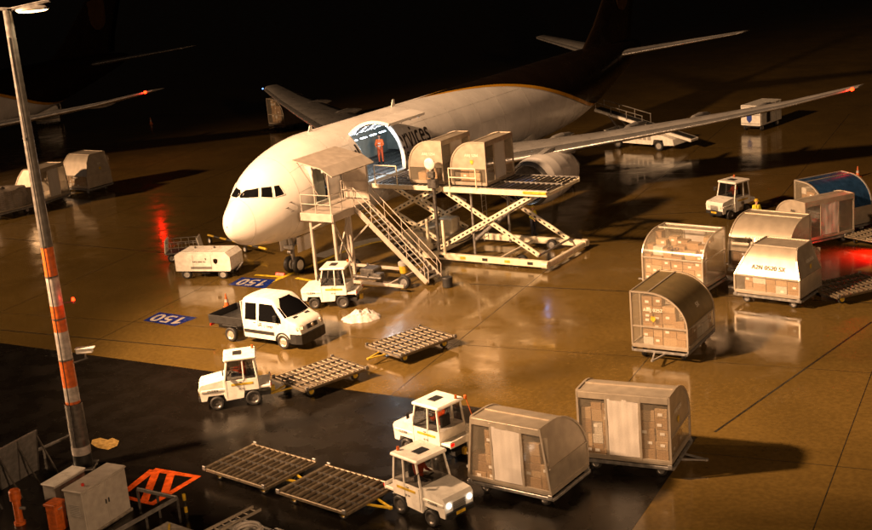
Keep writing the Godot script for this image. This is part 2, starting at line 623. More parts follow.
func lights_and_camera() -> void:
	var cam := Camera3D.new()
	cam.name = "camera"
	cam.fov = 2.0 * rad_to_deg(atan(265.0 / FOCAL))
	cam.near = 0.3
	cam.far = 1500.0
	add_child(cam)
	cam.transform = Transform3D(Basis(cam_r, cam_u, -cam_f), Vector3(0, CAM_H, 0))
	cam.current = true
	var env := Environment.new()
	env.background_mode = Environment.BG_SKY
	var sk := Sky.new()
	var ps := ProceduralSkyMaterial.new()
	ps.sky_top_color = Color(0.012, 0.010, 0.010)
	ps.sky_horizon_color = Color(0.030, 0.022, 0.016)
	ps.ground_bottom_color = Color(0.01, 0.008, 0.006)
	ps.ground_horizon_color = Color(0.02, 0.015, 0.01)
	ps.sun_angle_max = 0.0
	sk.sky_material = ps
	env.sky = sk
	env.background_energy_multiplier = 1.0
	env.tonemap_mode = Environment.TONE_MAPPER_LINEAR
	env.tonemap_exposure = 1.0
	env.sdfgi_enabled = true
	env.ssao_enabled = true
	env.ssil_enabled = true
	var we := WorldEnvironment.new()
	we.name = "environment"
	we.environment = env
	add_child(we)
	# a very dim moon-like sky glow keeps the night readable
	var sun := DirectionalLight3D.new()
	sun.name = "night_sky_glow"
	sun.light_energy = 0.004
	sun.light_angular_distance = 20.0
	sun.light_color = Color(1.0, 0.85, 0.7)
	sun.rotation_degrees = Vector3(-70, -30, 0)
	sun.shadow_enabled = true
	add_child(sun)
	# mast lamps: two placed by the way shadows fall, third added as weak fill
	flood_mast(Vector3(-34, 0, -38), 31.0, Vector3(22, 0, -69), 12000.0, 33.0, "tall floodlight mast left of the service road, its lamps on the nose")
	flood_mast(Vector3(-86, 0, -68), 28.0, Vector3(-8, 0, -80), 9000.0, 36.0, "tall floodlight mast beyond the parked second aircraft")
	flood_mast(Vector3(17, 0, 16), 25.0, Vector3(-2, 0, -46), 2300.0, 36.0, "tall floodlight mast behind the viewing side")

# ------------------------------------------------------------------ freighter aircraft
const FS := [[0.7, 0.02, 3.92, 3.86], [0.75, 0.25, 4.2, 3.55], [0.9, 0.45, 4.46, 3.25], [1.2, 0.72, 4.75, 2.98], [1.6, 0.97, 5.02, 2.72], [2.0, 1.18, 5.28, 2.56], [2.4, 1.38, 5.6, 2.45], [2.9, 1.6, 6.0, 2.35], [3.5, 1.83, 6.42, 2.25], [4.6, 2.13, 6.88, 2.15], [5.6, 2.32, 7.17, 2.1], [6.6, 2.44, 7.36, 2.08], [8.0, 2.515, 7.50, 2.07], [20.0, 2.515, 7.50, 2.07], [33.0, 2.515, 7.50, 2.07], [38.0, 2.46, 7.50, 2.3], [42.0, 2.2, 7.48, 2.95], [46.0, 1.72, 7.4, 3.95], [50.0, 1.05, 7.22, 5.0], [53.0, 0.46, 6.95, 5.95], [53.7, 0.12, 6.7, 6.35]]
const DOOR_A := 10.1
const DOOR_B := 13.9
const PHI_TOP := 33.0
const PHI_SILL := 100.0

func fus(aft: float) -> Vector3:      # half width, top, bottom
	var k := 0
	while k < FS.size() - 2 and aft > FS[k + 1][0]:
		k += 1
	var t: float = clampf((aft - FS[k][0]) / (FS[k + 1][0] - FS[k][0]), 0.0, 1.0)
	var out := Vector3.ZERO
	var h: float = FS[k + 1][0] - FS[k][0]
	for c in 3:
		var p0: float = FS[k][c + 1]
		var p1: float = FS[k + 1][c + 1]
		var m0: float = (p1 - p0) / h
		var m1: float = m0
		if k > 0:
			var s0: float = (p0 - FS[k - 1][c + 1]) / (FS[k][0] - FS[k - 1][0])
			m0 = 0.0 if s0 * m0 <= 0.0 else 2.0 * s0 * m0 / (s0 + m0)
		if k < FS.size() - 2:
			var s1: float = (FS[k + 2][c + 1] - p1) / (FS[k + 2][0] - FS[k + 1][0])
			m1 = 0.0 if s1 * m1 <= 0.0 else 2.0 * s1 * m1 / (s1 + m1)
		var t2 := t * t
		var t3 := t2 * t
		out[c] = (2 * t3 - 3 * t2 + 1) * p0 + (t3 - 2 * t2 + t) * h * m0 + (-2 * t3 + 3 * t2) * p1 + (t3 - t2) * h * m1
	return out

func fus_pt(aft: float, phi: float, side: float, off := 0.0) -> Vector3:
	var f := fus(aft)
	var p := deg_to_rad(phi)
	var hh := (f.y - f.z) * 0.5 + off
	return Vector3(side * (f.x + off) * sin(p), (f.y + f.z) * 0.5 + hh * cos(p), aft)

func fus_phi(aft: float, z: float) -> float:
	var f := fus(aft)
	return rad_to_deg(acos(clampf((z - (f.y + f.z) * 0.5) / ((f.y - f.z) * 0.5), -1.0, 1.0)))

func brown_phi(aft: float) -> float:
	return 180.0 * pow(clampf((aft - 19.0) / 27.0, 0.0, 1.0), 1.6)

func gold_phi(aft: float) -> float:
	return minf(180.0, brown_phi(aft) + 6.0 * smoothstep(19.0, 23.0, aft))

# patch of the outer skin given by corner points (aft, height): a, b lower; c, d upper
func skin_patch(acc: Acc, a: Vector2, b: Vector2, c: Vector2, d: Vector2, side: float, off: float, nu := 6, nv := 6) -> void:
	var rows := []
	for i in nv + 1:
		var r := PackedVector3Array()
		var t := float(i) / nv
		for j in nu + 1:
			var s := float(j) / nu
			var q := a.lerp(b, s).lerp(d.lerp(c, s), t)
			r.append(fus_pt(q.x, fus_phi(q.x, q.y), side, off))
		rows.append(r)
	acc.grid(rows, false, side > 0.0)

func skin_text(acc: Acc, text: String, height: float, aft: float, aft_end: float, z: float) -> void:
	var p := letters(text, height, false, true)
	var x0 := 1e9
	var x1 := -1e9
	for q in p:
		x0 = minf(x0, q.x)
		x1 = maxf(x1, q.x)
	var f := fus(aft + 3.0)
	var stack := []
	for i in range(0, p.size(), 3):
		stack.append([p[i], p[i + 1], p[i + 2], 0])
	var phi0 := fus_phi(aft + 3.0, z)
	while not stack.is_empty():
		var t: Array = stack.pop_back()
		var a: Vector3 = t[0]
		var b: Vector3 = t[1]
		var c: Vector3 = t[2]
		var span := maxf(absf(a.y - b.y), maxf(absf(b.y - c.y), absf(c.y - a.y)))
		if span > 0.22 and t[3] < 5:
			var ab := (a + b) * 0.5
			var bc := (b + c) * 0.5
			var ca := (c + a) * 0.5
			for q in [[a, ab, ca], [ab, b, bc], [ca, bc, c], [ab, bc, ca]]:
				stack.append([q[0], q[1], q[2], t[3] + 1])
			continue
		var w := []
		for q in [a, b, c]:
			var af: float = aft + (q.x - x0) * (aft_end - aft) / (x1 - x0)
			if af > DOOR_A - 0.05 and af < DOOR_B + 0.05:
				w.clear()
				break
			w.append(fus_pt(af, phi0 - rad_to_deg(q.y / 2.65), -1.0, 0.012))
		if w.size() == 3:
			acc.tri(w[0], w[1], w[2], Vector3(-1, 0.3, 0))

func wing_rows(sec: Array, side: float, vertical := false) -> Array:
	# sec: [span, leading edge aft, trailing edge aft, height, thickness]
	var af := [[1.0, 0.0], [0.85, 0.16], [0.65, 0.36], [0.45, 0.5], [0.25, 0.5], [0.1, 0.36], [0.03, 0.2], [0.0, 0.0], [0.03, -0.16], [0.1, -0.28], [0.25, -0.4], [0.45, -0.4], [0.65, -0.26], [0.85, -0.1]]
	var rows := []
	for s in sec:
		var r := PackedVector3Array()
		for a in af:
			var z: float = lerpf(s[1], s[2], a[0])
			var t: float = a[1] * s[4]
			if vertical:
				r.append(Vector3(t, s[3], z))
			else:
				r.append(Vector3(side * s[0], s[3] + t, z))
		rows.append(r)
	return rows

func cap_row(acc: Acc, r: PackedVector3Array, out: Vector3) -> void:
	var c := Vector3.ZERO
	for p in r:
		c += p
	c /= r.size()
	for i in r.size():
		acc.tri(c, r[i], r[(i + 1) % r.size()], out)

func wheel(parent: Node, called: String, at: Vector3, r: float, w: float, axis := Vector3.BACK, rim_mat: Material = null) -> MeshInstance3D:
	var a := Acc.new()
	var h := w * 0.5
	a.lathe([Vector2(-h * 0.8, r * 0.6), Vector2(-h, r * 0.7), Vector2(-h, r * 0.88), Vector2(-h * 0.75, r * 0.97), Vector2(-h * 0.3, r), Vector2(h * 0.3, r), Vector2(h * 0.75, r * 0.97), Vector2(h, r * 0.88), Vector2(h, r * 0.7), Vector2(h * 0.8, r * 0.6)], Vector3.ZERO, axis, 22)
	var o := part(parent, called, a, M.rubber, at)
	var b := Acc.new()
	b.lathe([Vector2(-h * 0.55, 0.0), Vector2(-h * 0.6, r * 0.2), Vector2(-h * 0.5, r * 0.5), Vector2(-h * 0.85, r * 0.62), Vector2(h * 0.85, r * 0.62), Vector2(h * 0.5, r * 0.5), Vector2(h * 0.6, r * 0.2), Vector2(h * 0.55, 0.0)], Vector3.ZERO, axis, 16)
	part(o, "rim", b, rim_mat if rim_mat else M.galv)
	return o

func make_aircraft() -> Node3D:
	var t := thing("cargo_aircraft", "white cargo aircraft with brown tail, gold stripe and open side cargo door", "aircraft", ac_frame())
	# --- skin
	var afts := [0.7, 0.705, 0.715, 0.73, 0.75, 0.8, 0.9, 1.03, 1.2, 1.4, 1.6, 1.8, 2.0, 2.2, 2.4, 2.65, 2.9, 3.2, 3.5, 4.0, 4.6, 5.0, 5.5, 6.35, 7.0, 8.0, 9.0, DOOR_A, 11.0, 12.0, 13.0, DOOR_B, 15.0, 16.0, 17.0, 18.0]
	var q := 19.0
	while q < 53.6:
		afts.append(q)
		q += 0.6
	afts.append(53.7)
	var phis := []
	var cuts := [0.0, 60.0, PHI_SILL, 180.0]
	var ph := 0.0
	while ph < 180.01:
		phis.append(ph)
		ph += 4.0
	for c in [PHI_TOP]:
		if not phis.has(c):
			phis.append(c)
	phis.sort()
	var white := Acc.new()
	var gold := Acc.new()
	var brown := Acc.new()
	for side in [-1.0, 1.0]:
		var pos := []
		var nor := []
		for a in afts:
			var r := PackedVector3Array()
			var s0 := gold_phi(a)
			for p in phis:
				r.append(fus_pt(a, lerpf(s0, 180.0, p / 180.0), side))
			pos.append(r)
		for i in afts.size():
			var l := PackedVector3Array()
			for j in phis.size():
				var du: Vector3 = pos[i][mini(j + 1, phis.size() - 1)] - pos[i][maxi(j - 1, 0)]
				var dv: Vector3 = pos[mini(i + 1, afts.size() - 1)][j] - pos[maxi(i - 1, 0)][j]
				if j == 0:
					du = Vector3(side, 0, 0)
				if j == phis.size() - 1:
					du = Vector3(-side, 0, 0)
				var k := du.cross(dv).normalized()
				if side < 0.0:
					k = -k
				if i == 0:
					k = Vector3(0, 0, -1)
				l.append(k)
			nor.append(l)
		for i in afts.size() - 1:
			for j in phis.size() - 1:
				if side < 0.0 and afts[i] >= DOOR_A - 0.001 and afts[i + 1] <= DOOR_B + 0.001 and phis[j] >= PHI_TOP - 0.1 and phis[j + 1] <= PHI_SILL + 0.1:
					continue
				if side < 0.0 and afts[i] >= 5.49 and afts[i + 1] <= 6.36 and phis[j] >= 59.9 and phis[j + 1] <= PHI_SILL + 0.1:
					continue
				white.tris(pos[i][j], pos[i][j + 1], pos[i + 1][j + 1], nor[i][j], nor[i][j + 1], nor[i + 1][j + 1])
				white.tris(pos[i][j], pos[i + 1][j + 1], pos[i + 1][j], nor[i][j], nor[i + 1][j + 1], nor[i + 1][j])
		var rg := []
		var rb := []
		for a in afts:
			if a < 18.9:
				continue
			var r1 := PackedVector3Array()
			var r2 := PackedVector3Array()
			for j in 5:
				r1.append(fus_pt(a, lerpf(brown_phi(a), gold_phi(a), j / 4.0), side))
			for j in 33:
				r2.append(fus_pt(a, lerpf(0.0, brown_phi(a), j / 32.0), side))
			rg.append(r1)
			rb.append(r2)
		gold.grid(rg, false, side < 0.0)
		brown.grid(rb, false, side < 0.0)
	part(t, "fuselage", white, M.skin_white)
	part(t, "gold_stripe", gold, M.gold)
	part(t, "tail_fuselage", brown, M.brown)
	# radome joint: thin raised seam round the nose
	var seam := Acc.new()
	var ring := []
	for k in 41:
		var side := -1.0 if k <= 20 else 1.0
		var pp := k * 9.0 if k <= 20 else 360.0 - k * 9.0
		ring.append(fus_pt(1.75, pp, side, 0.0))
	seam.path(ring, 0.008, 4)
	part(t, "radome_seam", seam, M.grey)
	# skin joints: frames and lap seams
	for a in [4.4, 7.6, 9.4, 14.6, 17.2, 20.0, 23.0, 26.0, 29.5]:
		for side in [-1.0, 1.0]:
			var sj := Acc.new()
			var line := []
			for k in 31:
				line.append(fus_pt(a, lerpf(gold_phi(a) + 1.0, 176.0, k / 30.0), side, 0.0))
			sj.path(line, 0.007, 4)
			part(t, "skin_joint", sj, M.grey)
	for p in [48.0, 78.0, 118.0, 140.0]:
		for span in [[4.4, 9.4], [14.6, 30.0]]:
			var sj := Acc.new()
			var line := []
			for k in 21:
				var a: float = lerpf(span[0], span[1], k / 20.0)
				if p > gold_phi(a) + 2.0:
					line.append(fus_pt(a, p, -1.0, 0.0))
			sj.path(line, 0.006, 4)
			part(t, "lap_seam", sj, M.grey)
	# --- cockpit windows
	var wins := [[Vector2(1.84, 5.165), Vector2(2.37, 5.13), Vector2(2.67, 5.58), Vector2(2.31, 5.515)], [Vector2(2.45, 5.12), Vector2(2.94, 5.0), Vector2(3.15, 5.57), Vector2(2.74, 5.58)], [Vector2(3.03, 5.0), Vector2(3.56, 5.06), Vector2(3.50, 5.58), Vector2(3.23, 5.57)]]
	for side in [-1.0, 1.0]:
		for w in wins:
			var a := Acc.new()
			skin_patch(a, w[0], w[1], w[2], w[3], side, 0.014)
			var o := part(t, "cockpit_window", a, M.dark_glass)
			var fr := Acc.new()
			for e in 4:
				var pa: Vector2 = w[e]
				var pb: Vector2 = w[(e + 1) % 4]
				var line := []
				for s in 6:
					var qq := pa.lerp(pb, s / 5.0)
					line.append(fus_pt(qq.x, fus_phi(qq.x, qq.y), side, 0.012))
				fr.path(line, 0.022, 5)
			part(o, "window_frame", fr, M.white)
	# small probes and static ports on the port cheek
	for pz in [Vector2(3.75, 4.62), Vector2(3.5, 4.36), Vector2(3.8, 4.12)]:
		var a := Acc.new()
		var b := fus_pt(pz.x, fus_phi(pz.x, pz.y), -1.0, 0.0)
		a.tube(b, b + Vector3(-0.10, 0, 0.02), 0.035, 0.02, 6)
		a.tube(b + Vector3(-0.09, 0, 0.05), b + Vector3(-0.09, 0, -0.2), 0.02, 0.012, 6)
		part(t, "air_probe", a, M.steel)
	# --- lettering
	var tx := Acc.new()
	skin_text(tx, "Worldwide Services", 1.12, 7.75, 17.0, 5.95)
	part(t, "title_lettering", tx, M.ink)
	var tx2 := Acc.new()
	skin_text(tx2, "Synchronizing the world of commerce", 0.62, 9.35, 20.2, 5.05)
	part(t, "slogan_lettering", tx2, M.ink)
	# --- crew door opening: dark vestibule and a yellow curtain
	var ve := Acc.new()
	ve.box(Vector3(-1.72, 5.15, 5.92), Vector3(0.05, 2.1, 1.2))
	ve.box(Vector3(-2.0, 4.2, 5.92), Vector3(0.9, 0.04, 1.2))
	ve.box(Vector3(-1.95, 5.15, 5.44), Vector3(0.55, 2.1, 0.04))
	ve.box(Vector3(-1.95, 5.15, 6.41), Vector3(0.55, 2.1, 0.04))
	part(t, "crew_door_vestibule", ve, M.liner)
	var cd := Acc.new()
	skin_patch(cd, Vector2(6.5, 4.3), Vector2(7.35, 4.3), Vector2(7.35, 6.15), Vector2(6.5, 6.15), -1.0, 0.16, 6, 8)
	skin_patch(cd, Vector2(6.5, 4.3), Vector2(7.35, 4.3), Vector2(7.35, 6.15), Vector2(6.5, 6.15), -1.0, 0.08, 6, 8)
	part(t, "crew_door", cd, M.skin_white)
	# --- cargo hold seen through the side door
	var li := Acc.new()
	for side in [-1.0, 1.0]:
		var rows := []
		for a in [8.6, DOOR_A, 11.0, 12.0, 13.0, DOOR_B, 16.0, 19.0]:
			var r := PackedVector3Array()
			for k in 27:
				r.append(fus_pt(a, k * 4.0 if side > 0.0 else k * 1.26923, side, -0.2))
			rows.append(r)
		li.grid(rows, false, side > 0.0)
		if side < 0.0:
			for span in [[8.6, DOOR_A], [DOOR_B, 19.0]]:
				var rr := []
				for a in span:
					var r := PackedVector3Array()
					for k in 18:
						r.append(fus_pt(a, 33.0 + k * 4.0, side, -0.2))
					rr.append(r)
				li.grid(rr, false, false)
	for a in [8.6, 19.0]:
		var pl := PackedVector2Array()
		for k in 41:
			var pw := fus_pt(a, absf(k * 5.0 - 100.0), -1.0 if k < 20 else 1.0, -0.21)
			pl.append(Vector2(pw.x, pw.y))
		li.prism(pl, Vector3(0, 0, a), Vector3.RIGHT, Vector3.UP, 0.04)
	part(t, "hold_liner", li, M.liner)
	var fl := Acc.new()
	fl.box(Vector3(0, 4.19, 13.8), Vector3(4.5, 0.06, 10.4))
	part(t, "hold_floor", fl, M.galv)
	for k in 6:
		var rl := Acc.new()
		var x := -1.9 + k * 0.76
		rl.box(Vector3(x - 0.07, 4.25, 13.8), Vector3(0.03, 0.06, 10.2))
		rl.box(Vector3(x + 0.07, 4.25, 13.8), Vector3(0.03, 0.06, 10.2))
		for j in 34:
			rl.tube(Vector3(x - 0.055, 4.255, 8.9 + j * 0.3), Vector3(x + 0.055, 4.255, 8.9 + j * 0.3), 0.03, 0.03, 6)
		part(t, "roller_track", rl, M.galv)
	# jambs of the cargo opening
	var jm := Acc.new()
	for a in [DOOR_A, DOOR_B]:
		var r0 := PackedVector3Array()
		var r1 := PackedVector3Array()
		var r2 := PackedVector3Array()
		var r3 := PackedVector3Array()
		var e := -0.07 if a == DOOR_A else 0.07
		for k in 18:
			var p := lerpf(PHI_TOP, PHI_SILL, k / 17.0)
			r0.append(fus_pt(a, p, -1.0, 0.015))
			r1.append(fus_pt(a, p, -1.0, -0.21))
			r2.append(fus_pt(a + e, p, -1.0, 0.015))
			r3.append(fus_pt(a - e * 0.3, p, -1.0, -0.21))
		jm.grid([r2, r0, r3, r1], false, a == DOOR_A)
	for p in [PHI_TOP, PHI_SILL]:
		var r0 := PackedVector3Array()
		var r1 := PackedVector3Array()
		for k in 5:
			var a := lerpf(DOOR_A, DOOR_B, k / 4.0)
			r0.append(fus_pt(a, p, -1.0, 0.012))
			r1.append(fus_pt(a, p, -1.0, -0.21))
		jm.grid([r0, r1], false, p == PHI_TOP)
	part(t, "cargo_door_frame", jm, M.white)
	# ceiling lamps of the hold: real glowing tubes with a light in front of each
	for k in 4:
		var a := 10.55 + k * 0.95
		var lp := Acc.new()
		var c := fus_pt(a, 41.0, -1.0, -0.34)
		lp.box(c, Vector3(0.14, 0.05, 0.55), 0.015)
		part(t, "hold_lamp", lp, M.lamp_cool)
		var ol := OmniLight3D.new()
		ol.name = "hold_lamp_light"
		ol.light_color = Color(0.93, 0.97, 1.0)
		ol.light_energy = 2.2
		ol.light_size = 0.12
		ol.omni_range = 30.0
		ol.omni_attenuation = 2.0
		ol.shadow_enabled = true
		ol.position = c + Vector3(0.1, -0.16, 0)
		t.add_child(ol, true)
	# --- the open cargo door, turned up about its hinge
	var dr := Acc.new()
	var din := Acc.new()
	var hinge := fus_pt(12.0, PHI_TOP, -1.0)
	hinge.z = 0.0
	var turn := Basis(Vector3.BACK, deg_to_rad(-80.0))
	var ro := []
	var ri := []
	for k in 15:
		var p := lerpf(PHI_TOP + 0.6, PHI_SILL - 0.6, k / 14.0)
		var r0 := PackedVector3Array()
		var r1 := PackedVector3Array()
		for j in 7:
			var a := lerpf(DOOR_A + 0.04, DOOR_B - 0.04, j / 6.0)
			r0.append(hinge + turn * (fus_pt(a, p, -1.0, 0.0) - hinge))
			r1.append(hinge + turn * (fus_pt(a, p, -1.0, -0.17) - hinge))
		ro.append(r0)
		ri.append(r1)
	dr.grid(ro, false, true)
	din.grid(ri, false, false)
	for j in [0, 6]:
		var e0 := PackedVector3Array()
		var e1 := PackedVector3Array()
		for k in 15:
			e0.append(ro[k][j])
			e1.append(ri[k][j])
		dr.grid([e0, e1], false, j == 0)
	dr.grid([ro[14], ri[14]], false, false)
	dr.grid([ro[0], ri[0]], false, true)
	var cdoor := part(t, "cargo_door", dr, M.skin_white)
	part(cdoor, "inner_liner", din, M.grey)
	for j in [0.15, 0.38, 0.62, 0.85]:
		var dst := Acc.new()
		for k in 14:
			var a := lerpf(DOOR_A, DOOR_B, j)
			var pa := lerpf(PHI_TOP + 1.0, PHI_SILL - 1.0, k / 14.0)
			var pb := lerpf(PHI_TOP + 1.0, PHI_SILL - 1.0, (k + 1) / 14.0)
			dst.beam(hinge + turn * (fus_pt(a, pa, -1.0, -0.2) - hinge), hinge + turn * (fus_pt(a, pb, -1.0, -0.2) - hinge), 0.07, 0.07)
		part(cdoor, "door_rib", dst, M.galv)
	# --- wings
	for side in [-1.0, 1.0]:
		var w := Acc.new()
		var sec := [[1.2, 16.9, 28.1, 3.0, 1.5], [2.5, 18.0, 28.2, 3.15, 1.35], [5.0, 19.8, 28.4, 3.45, 1.05], [8.0, 21.8, 28.8, 3.8, 0.86], [12.0, 24.5, 30.3, 4.25, 0.64], [16.0, 27.2, 31.8, 4.75, 0.5], [20.0, 29.9, 33.2, 5.35, 0.36], [23.2, 32.1, 34.5, 5.98, 0.25], [23.75, 32.9, 34.6, 6.1, 0.12]]
		var rows := wing_rows(sec, side)
		w.grid(rows, true, side > 0.0)
		cap_row(w, rows[rows.size() - 1], Vector3(side, 0, 0))
		var wp := part(t, "wing", w, M.wing)
		# polished leading edge
		var le := Acc.new()
		var lr := []
		for r in rows:
			var rr := PackedVector3Array()
			for k in [5, 6, 7, 8, 9]:
				rr.append(r[k] + Vector3(0, 0.012 * (1 if k < 7 else (-1 if k > 7 else 0)), -0.012))
			lr.append(rr)
		le.grid(lr.slice(1, 8), false, side > 0.0)
		part(wp, "leading_edge", le, M.bare)
		for fx in [5.5, 10.2, 14.2, 18.0]:      # flap track fairings
			var fa := Acc.new()
			var zz := lerpf(28.4, 33.0, clampf((fx - 5.0) / 14.0, 0.0, 1.0))
			var yy = 3.2 + (fx - 2.5) * 0.112
			fa.lathe([Vector2(-2.4, 0.02), Vector2(-1.6, 0.2), Vector2(-0.4, 0.27), Vector2(0.7, 0.18), Vector2(1.4, 0.02)], Vector3(side * fx, yy, zz), Vector3(0, -0.06, 1).normalized(), 10)
			part(wp, "flap_fairing", fa, M.wing)
		# tip lights
		var tl := Acc.new()
		tl.lathe([Vector2(-0.16, 0.0), Vector2(-0.1, 0.1), Vector2(0.05, 0.12), Vector2(0.16, 0.0)], Vector3(side * 23.55, 6.08, 32.35), Vector3.BACK, 10)
		if side < 0.0:
			part(t, "tip_light", tl, M.lamp_red)
			var ol := OmniLight3D.new()
			ol.name = "tip_light_lamp"
			ol.light_color = Color(1.0, 0.07, 0.02)
			ol.light_energy = 3.0
			ol.light_size = 0.1
			ol.omni_range = 60.0
			ol.omni_attenuation = 2.0
			ol.shadow_enabled = true
			ol.position = Vector3(side * 23.55, 6.08, 32.0)
			t.add_child(ol, true)
		else:
			var ts := Acc.new()
			ts.lathe([Vector2(-0.08, 0.0), Vector2(-0.05, 0.05), Vector2(0.03, 0.06), Vector2(0.08, 0.0)], Vector3(side * 23.55, 6.08, 32.35), Vector3.BACK, 10)
			part(t, "tip_light", ts, M.lamp_blue)
		# engine
		var ex = side * 7.92
		var ey := 2.45
		var en := Acc.new()
		en.lathe([Vector2(18.95, 1.12), Vector2(18.82, 1.2), Vector2(18.86, 1.27), Vector2(19.1, 1.38), Vector2(19.7, 1.49), Vector2(20.6, 1.53), Vector2(21.8, 1.46), Vector2(22.9, 1.3), Vector2(23.4, 1.2), Vector2(23.38, 1.12), Vector2(22.8, 1.1)], Vector3(ex, ey, 0), Vector3.BACK, 36)
		var ep := part(t, "engine_nacelle", en, M.skin_white)
		var lip := Acc.new()
		lip.lathe([Vector2(19.0, 1.11), Vector2(18.80, 1.185), Vector2(18.78, 1.22), Vector2(18.83, 1.282), Vector2(19.05, 1.385)], Vector3(ex, ey, 0), Vector3.BACK, 36)
		part(ep, "inlet_lip", lip, M.bare)
		var du := Acc.new()
		du.lathe([Vector2(19.9, 1.16), Vector2(19.4, 1.13), Vector2(18.95, 1.115)], Vector3(ex, ey, 0), Vector3.FORWARD * -1.0, 36)
		part(ep, "inlet_duct", du, M.galv)
		var fan := Acc.new()
		for b in 24:
			var an := TAU * b / 24.0
			var d := Vector3(cos(an), sin(an), 0)
			var s := Vector3(-sin(an), cos(an), 0)
			var c := Vector3(ex, ey, 19.85)
			fan.quad(c + d * 0.25 - s * 0.05 - Vector3(0, 0, 0.06), c + d * 0.25 + s * 0.05 + Vector3(0, 0, 0.06), c + d * 1.14 + s * 0.16 + Vector3(0, 0, 0.04), c + d * 1.14 - s * 0.12 - Vector3(0, 0, 0.04), Vector3(0, 0, -1))
		fan.lathe([Vector2(19.35, 0.0), Vector2(19.5, 0.14), Vector2(19.85, 0.3), Vector2(20.0, 0.32)], Vector3(ex, ey, 0), Vector3.BACK, 18)
		part(ep, "fan", fan, M.steel)
		var bk := Acc.new()
		bk.lathe([Vector2(20.1, 1.16), Vector2(20.1, 0.0)], Vector3(ex, ey, 0), Vector3.BACK, 24)
		part(ep, "fan_casing", bk, M.galv)
		var co := Acc.new()
		co.lathe([Vector2(22.6, 0.98), Vector2(23.6, 0.86), Vector2(24.6, 0.62), Vector2(24.6, 0.5), Vector2(25.4, 0.1)], Vector3(ex, ey, 0), Vector3.BACK, 24)
		part(ep, "exhaust_core", co, M.steel)
		var py := Acc.new()
		py.prism(PackedVector2Array([Vector2(19.9, 3.88), Vector2(21.6, 4.12), Vector2(23.8, 4.0), Vector2(26.0, 3.7), Vector2(24.8, 3.2), Vector2(22.4, 3.5), Vector2(20.4, 3.8)]), Vector3(ex - 0.2, 0, 0), Vector3(0, 0, 1), Vector3(0, 1, 0), -0.4)
		part(t, "engine_pylon", py, M.wing)
		# tailplane
		var st := Acc.new()
		var sr := wing_rows([[0.6, 46.6, 51.8, 6.35, 0.55], [9.0, 52.2, 54.4, 7.3, 0.22], [9.31, 52.8, 54.5, 7.34, 0.1]], side)
		st.grid(sr, true, side > 0.0)
		cap_row(st, sr[2], Vector3(side, 0, 0))
		var stp := part(t, "tailplane", st, M.wing)
		var sl := Acc.new()
		var slr := []
		for r in sr:
			var rr := PackedVector3Array()
			for k in [5, 6, 7, 8, 9]:
				rr.append(r[k] + Vector3(0, 0.01 * (1 if k < 7 else (-1 if k > 7 else 0)), -0.01))
			slr.append(rr)
		sl.grid(slr.slice(0, 2), false, side > 0.0)
		part(stp, "leading_edge", sl, M.bare)
	# belly fairing
	var bf := Acc.new()
	var br := []
	for s in [[15.5, 0.3, 2.2], [17.0, 1.9, 1.85], [19.0, 2.6, 1.62], [24.0, 2.75, 1.55], [28.0, 2.65, 1.6], [31.0, 2.0, 1.85], [33.5, 0.4, 2.2]]:
		var r := PackedVector3Array()
		for k in 17:
			var an := PI * k / 16.0
			r.append(Vector3(cos(an) * s[1], 3.3 - (3.3 - s[2]) * pow(sin(an), 0.55), s[0]))
		br.append(r)
	bf.grid(br, false, false)
	part(t, "belly_fairing", bf, M.skin_white)
	# fin
	var fi := Acc.new()
	var fr2 := wing_rows([[0, 42.6, 51.9, 7.2, 0.75], [0, 45.0, 52.3, 9.0, 0.62], [0, 51.6, 55.0, 15.5, 0.3], [0, 52.2, 55.0, 15.85, 0.15]], 1.0, true)
	fi.grid(fr2, true, false)
	cap_row(fi, fr2[3], Vector3.UP)
	part(t, "tail_fin", fi, M.brown)
	for side in [-1.0, 1.0]:
		var sh := Acc.new()
		var pts := PackedVector2Array()
		for k in 25:      # shield outline, (aft, height)
			var u := k / 24.0
			var ang := PI * u
			pts.append(Vector2(49.9 + 1.15 * cos(ang) * (1.0 if sin(ang) < 0.7 else 1.0), 11.4 - 1.7 * pow(sin(ang), 0.8)))
		pts.append(Vector2(48.75, 12.6))
		pts.append(Vector2(49.9, 12.95))
		pts.append(Vector2(51.05, 12.6))
		sh.prism(pts, Vector3(side * 0.31, 0, 0), Vector3(0, 0, 1), Vector3(0, 1, 0), 0.02)
		part(t, "tail_emblem", sh, M.emblem)
	# upper antennas
	for a in [[8.2, 0.35], [16.5, 0.45]]:
		var an := Acc.new()
		an.prism(PackedVector2Array([Vector2(0, 0), Vector2(0.4, 0), Vector2(0.38, a[1]), Vector2(0.2, a[1])]), Vector3(-0.02, 7.47, a[0]), Vector3(0, 0, 1), Vector3(0, 1, 0), 0.04)
		part(t, "antenna", an, M.white)
	# --- landing gear
	var ng := Acc.new()
	ng.tube(Vector3(0, 0.5, 5.75), Vector3(0, 2.6, 5.6), 0.11, 0.14, 12)
	ng.tube(Vector3(-0.36, 0.47, 5.75), Vector3(0.36, 0.47, 5.75), 0.07, 0.07, 10)
	ng.tube(Vector3(0, 1.3, 5.65), Vector3(0, 2.4, 6.9), 0.06, 0.06, 8)
	ng.tube(Vector3(-0.12, 1.25, 5.5), Vector3(0.12, 1.25, 5.5), 0.12, 0.12, 10)
	ng.box(Vector3(0, 1.55, 5.45), Vector3(0.7, 0.22, 0.18), 0.03)
	part(t, "nose_gear_strut", ng, M.galv)
	for sx in [-0.3, 0.3]:
		wheel(t, "nose_wheel", Vector3(sx, 0.47, 5.75), 0.47, 0.3, Vector3.RIGHT, M.white)
	for sx in [-0.62, 0.62]:
		var gd := Acc.new()
		gd.box(Vector3(sx, 1.68, 6.2), Vector3(0.04, 0.85, 1.5), 0.015)
		part(t, "nose_gear_door", gd, M.skin_white)
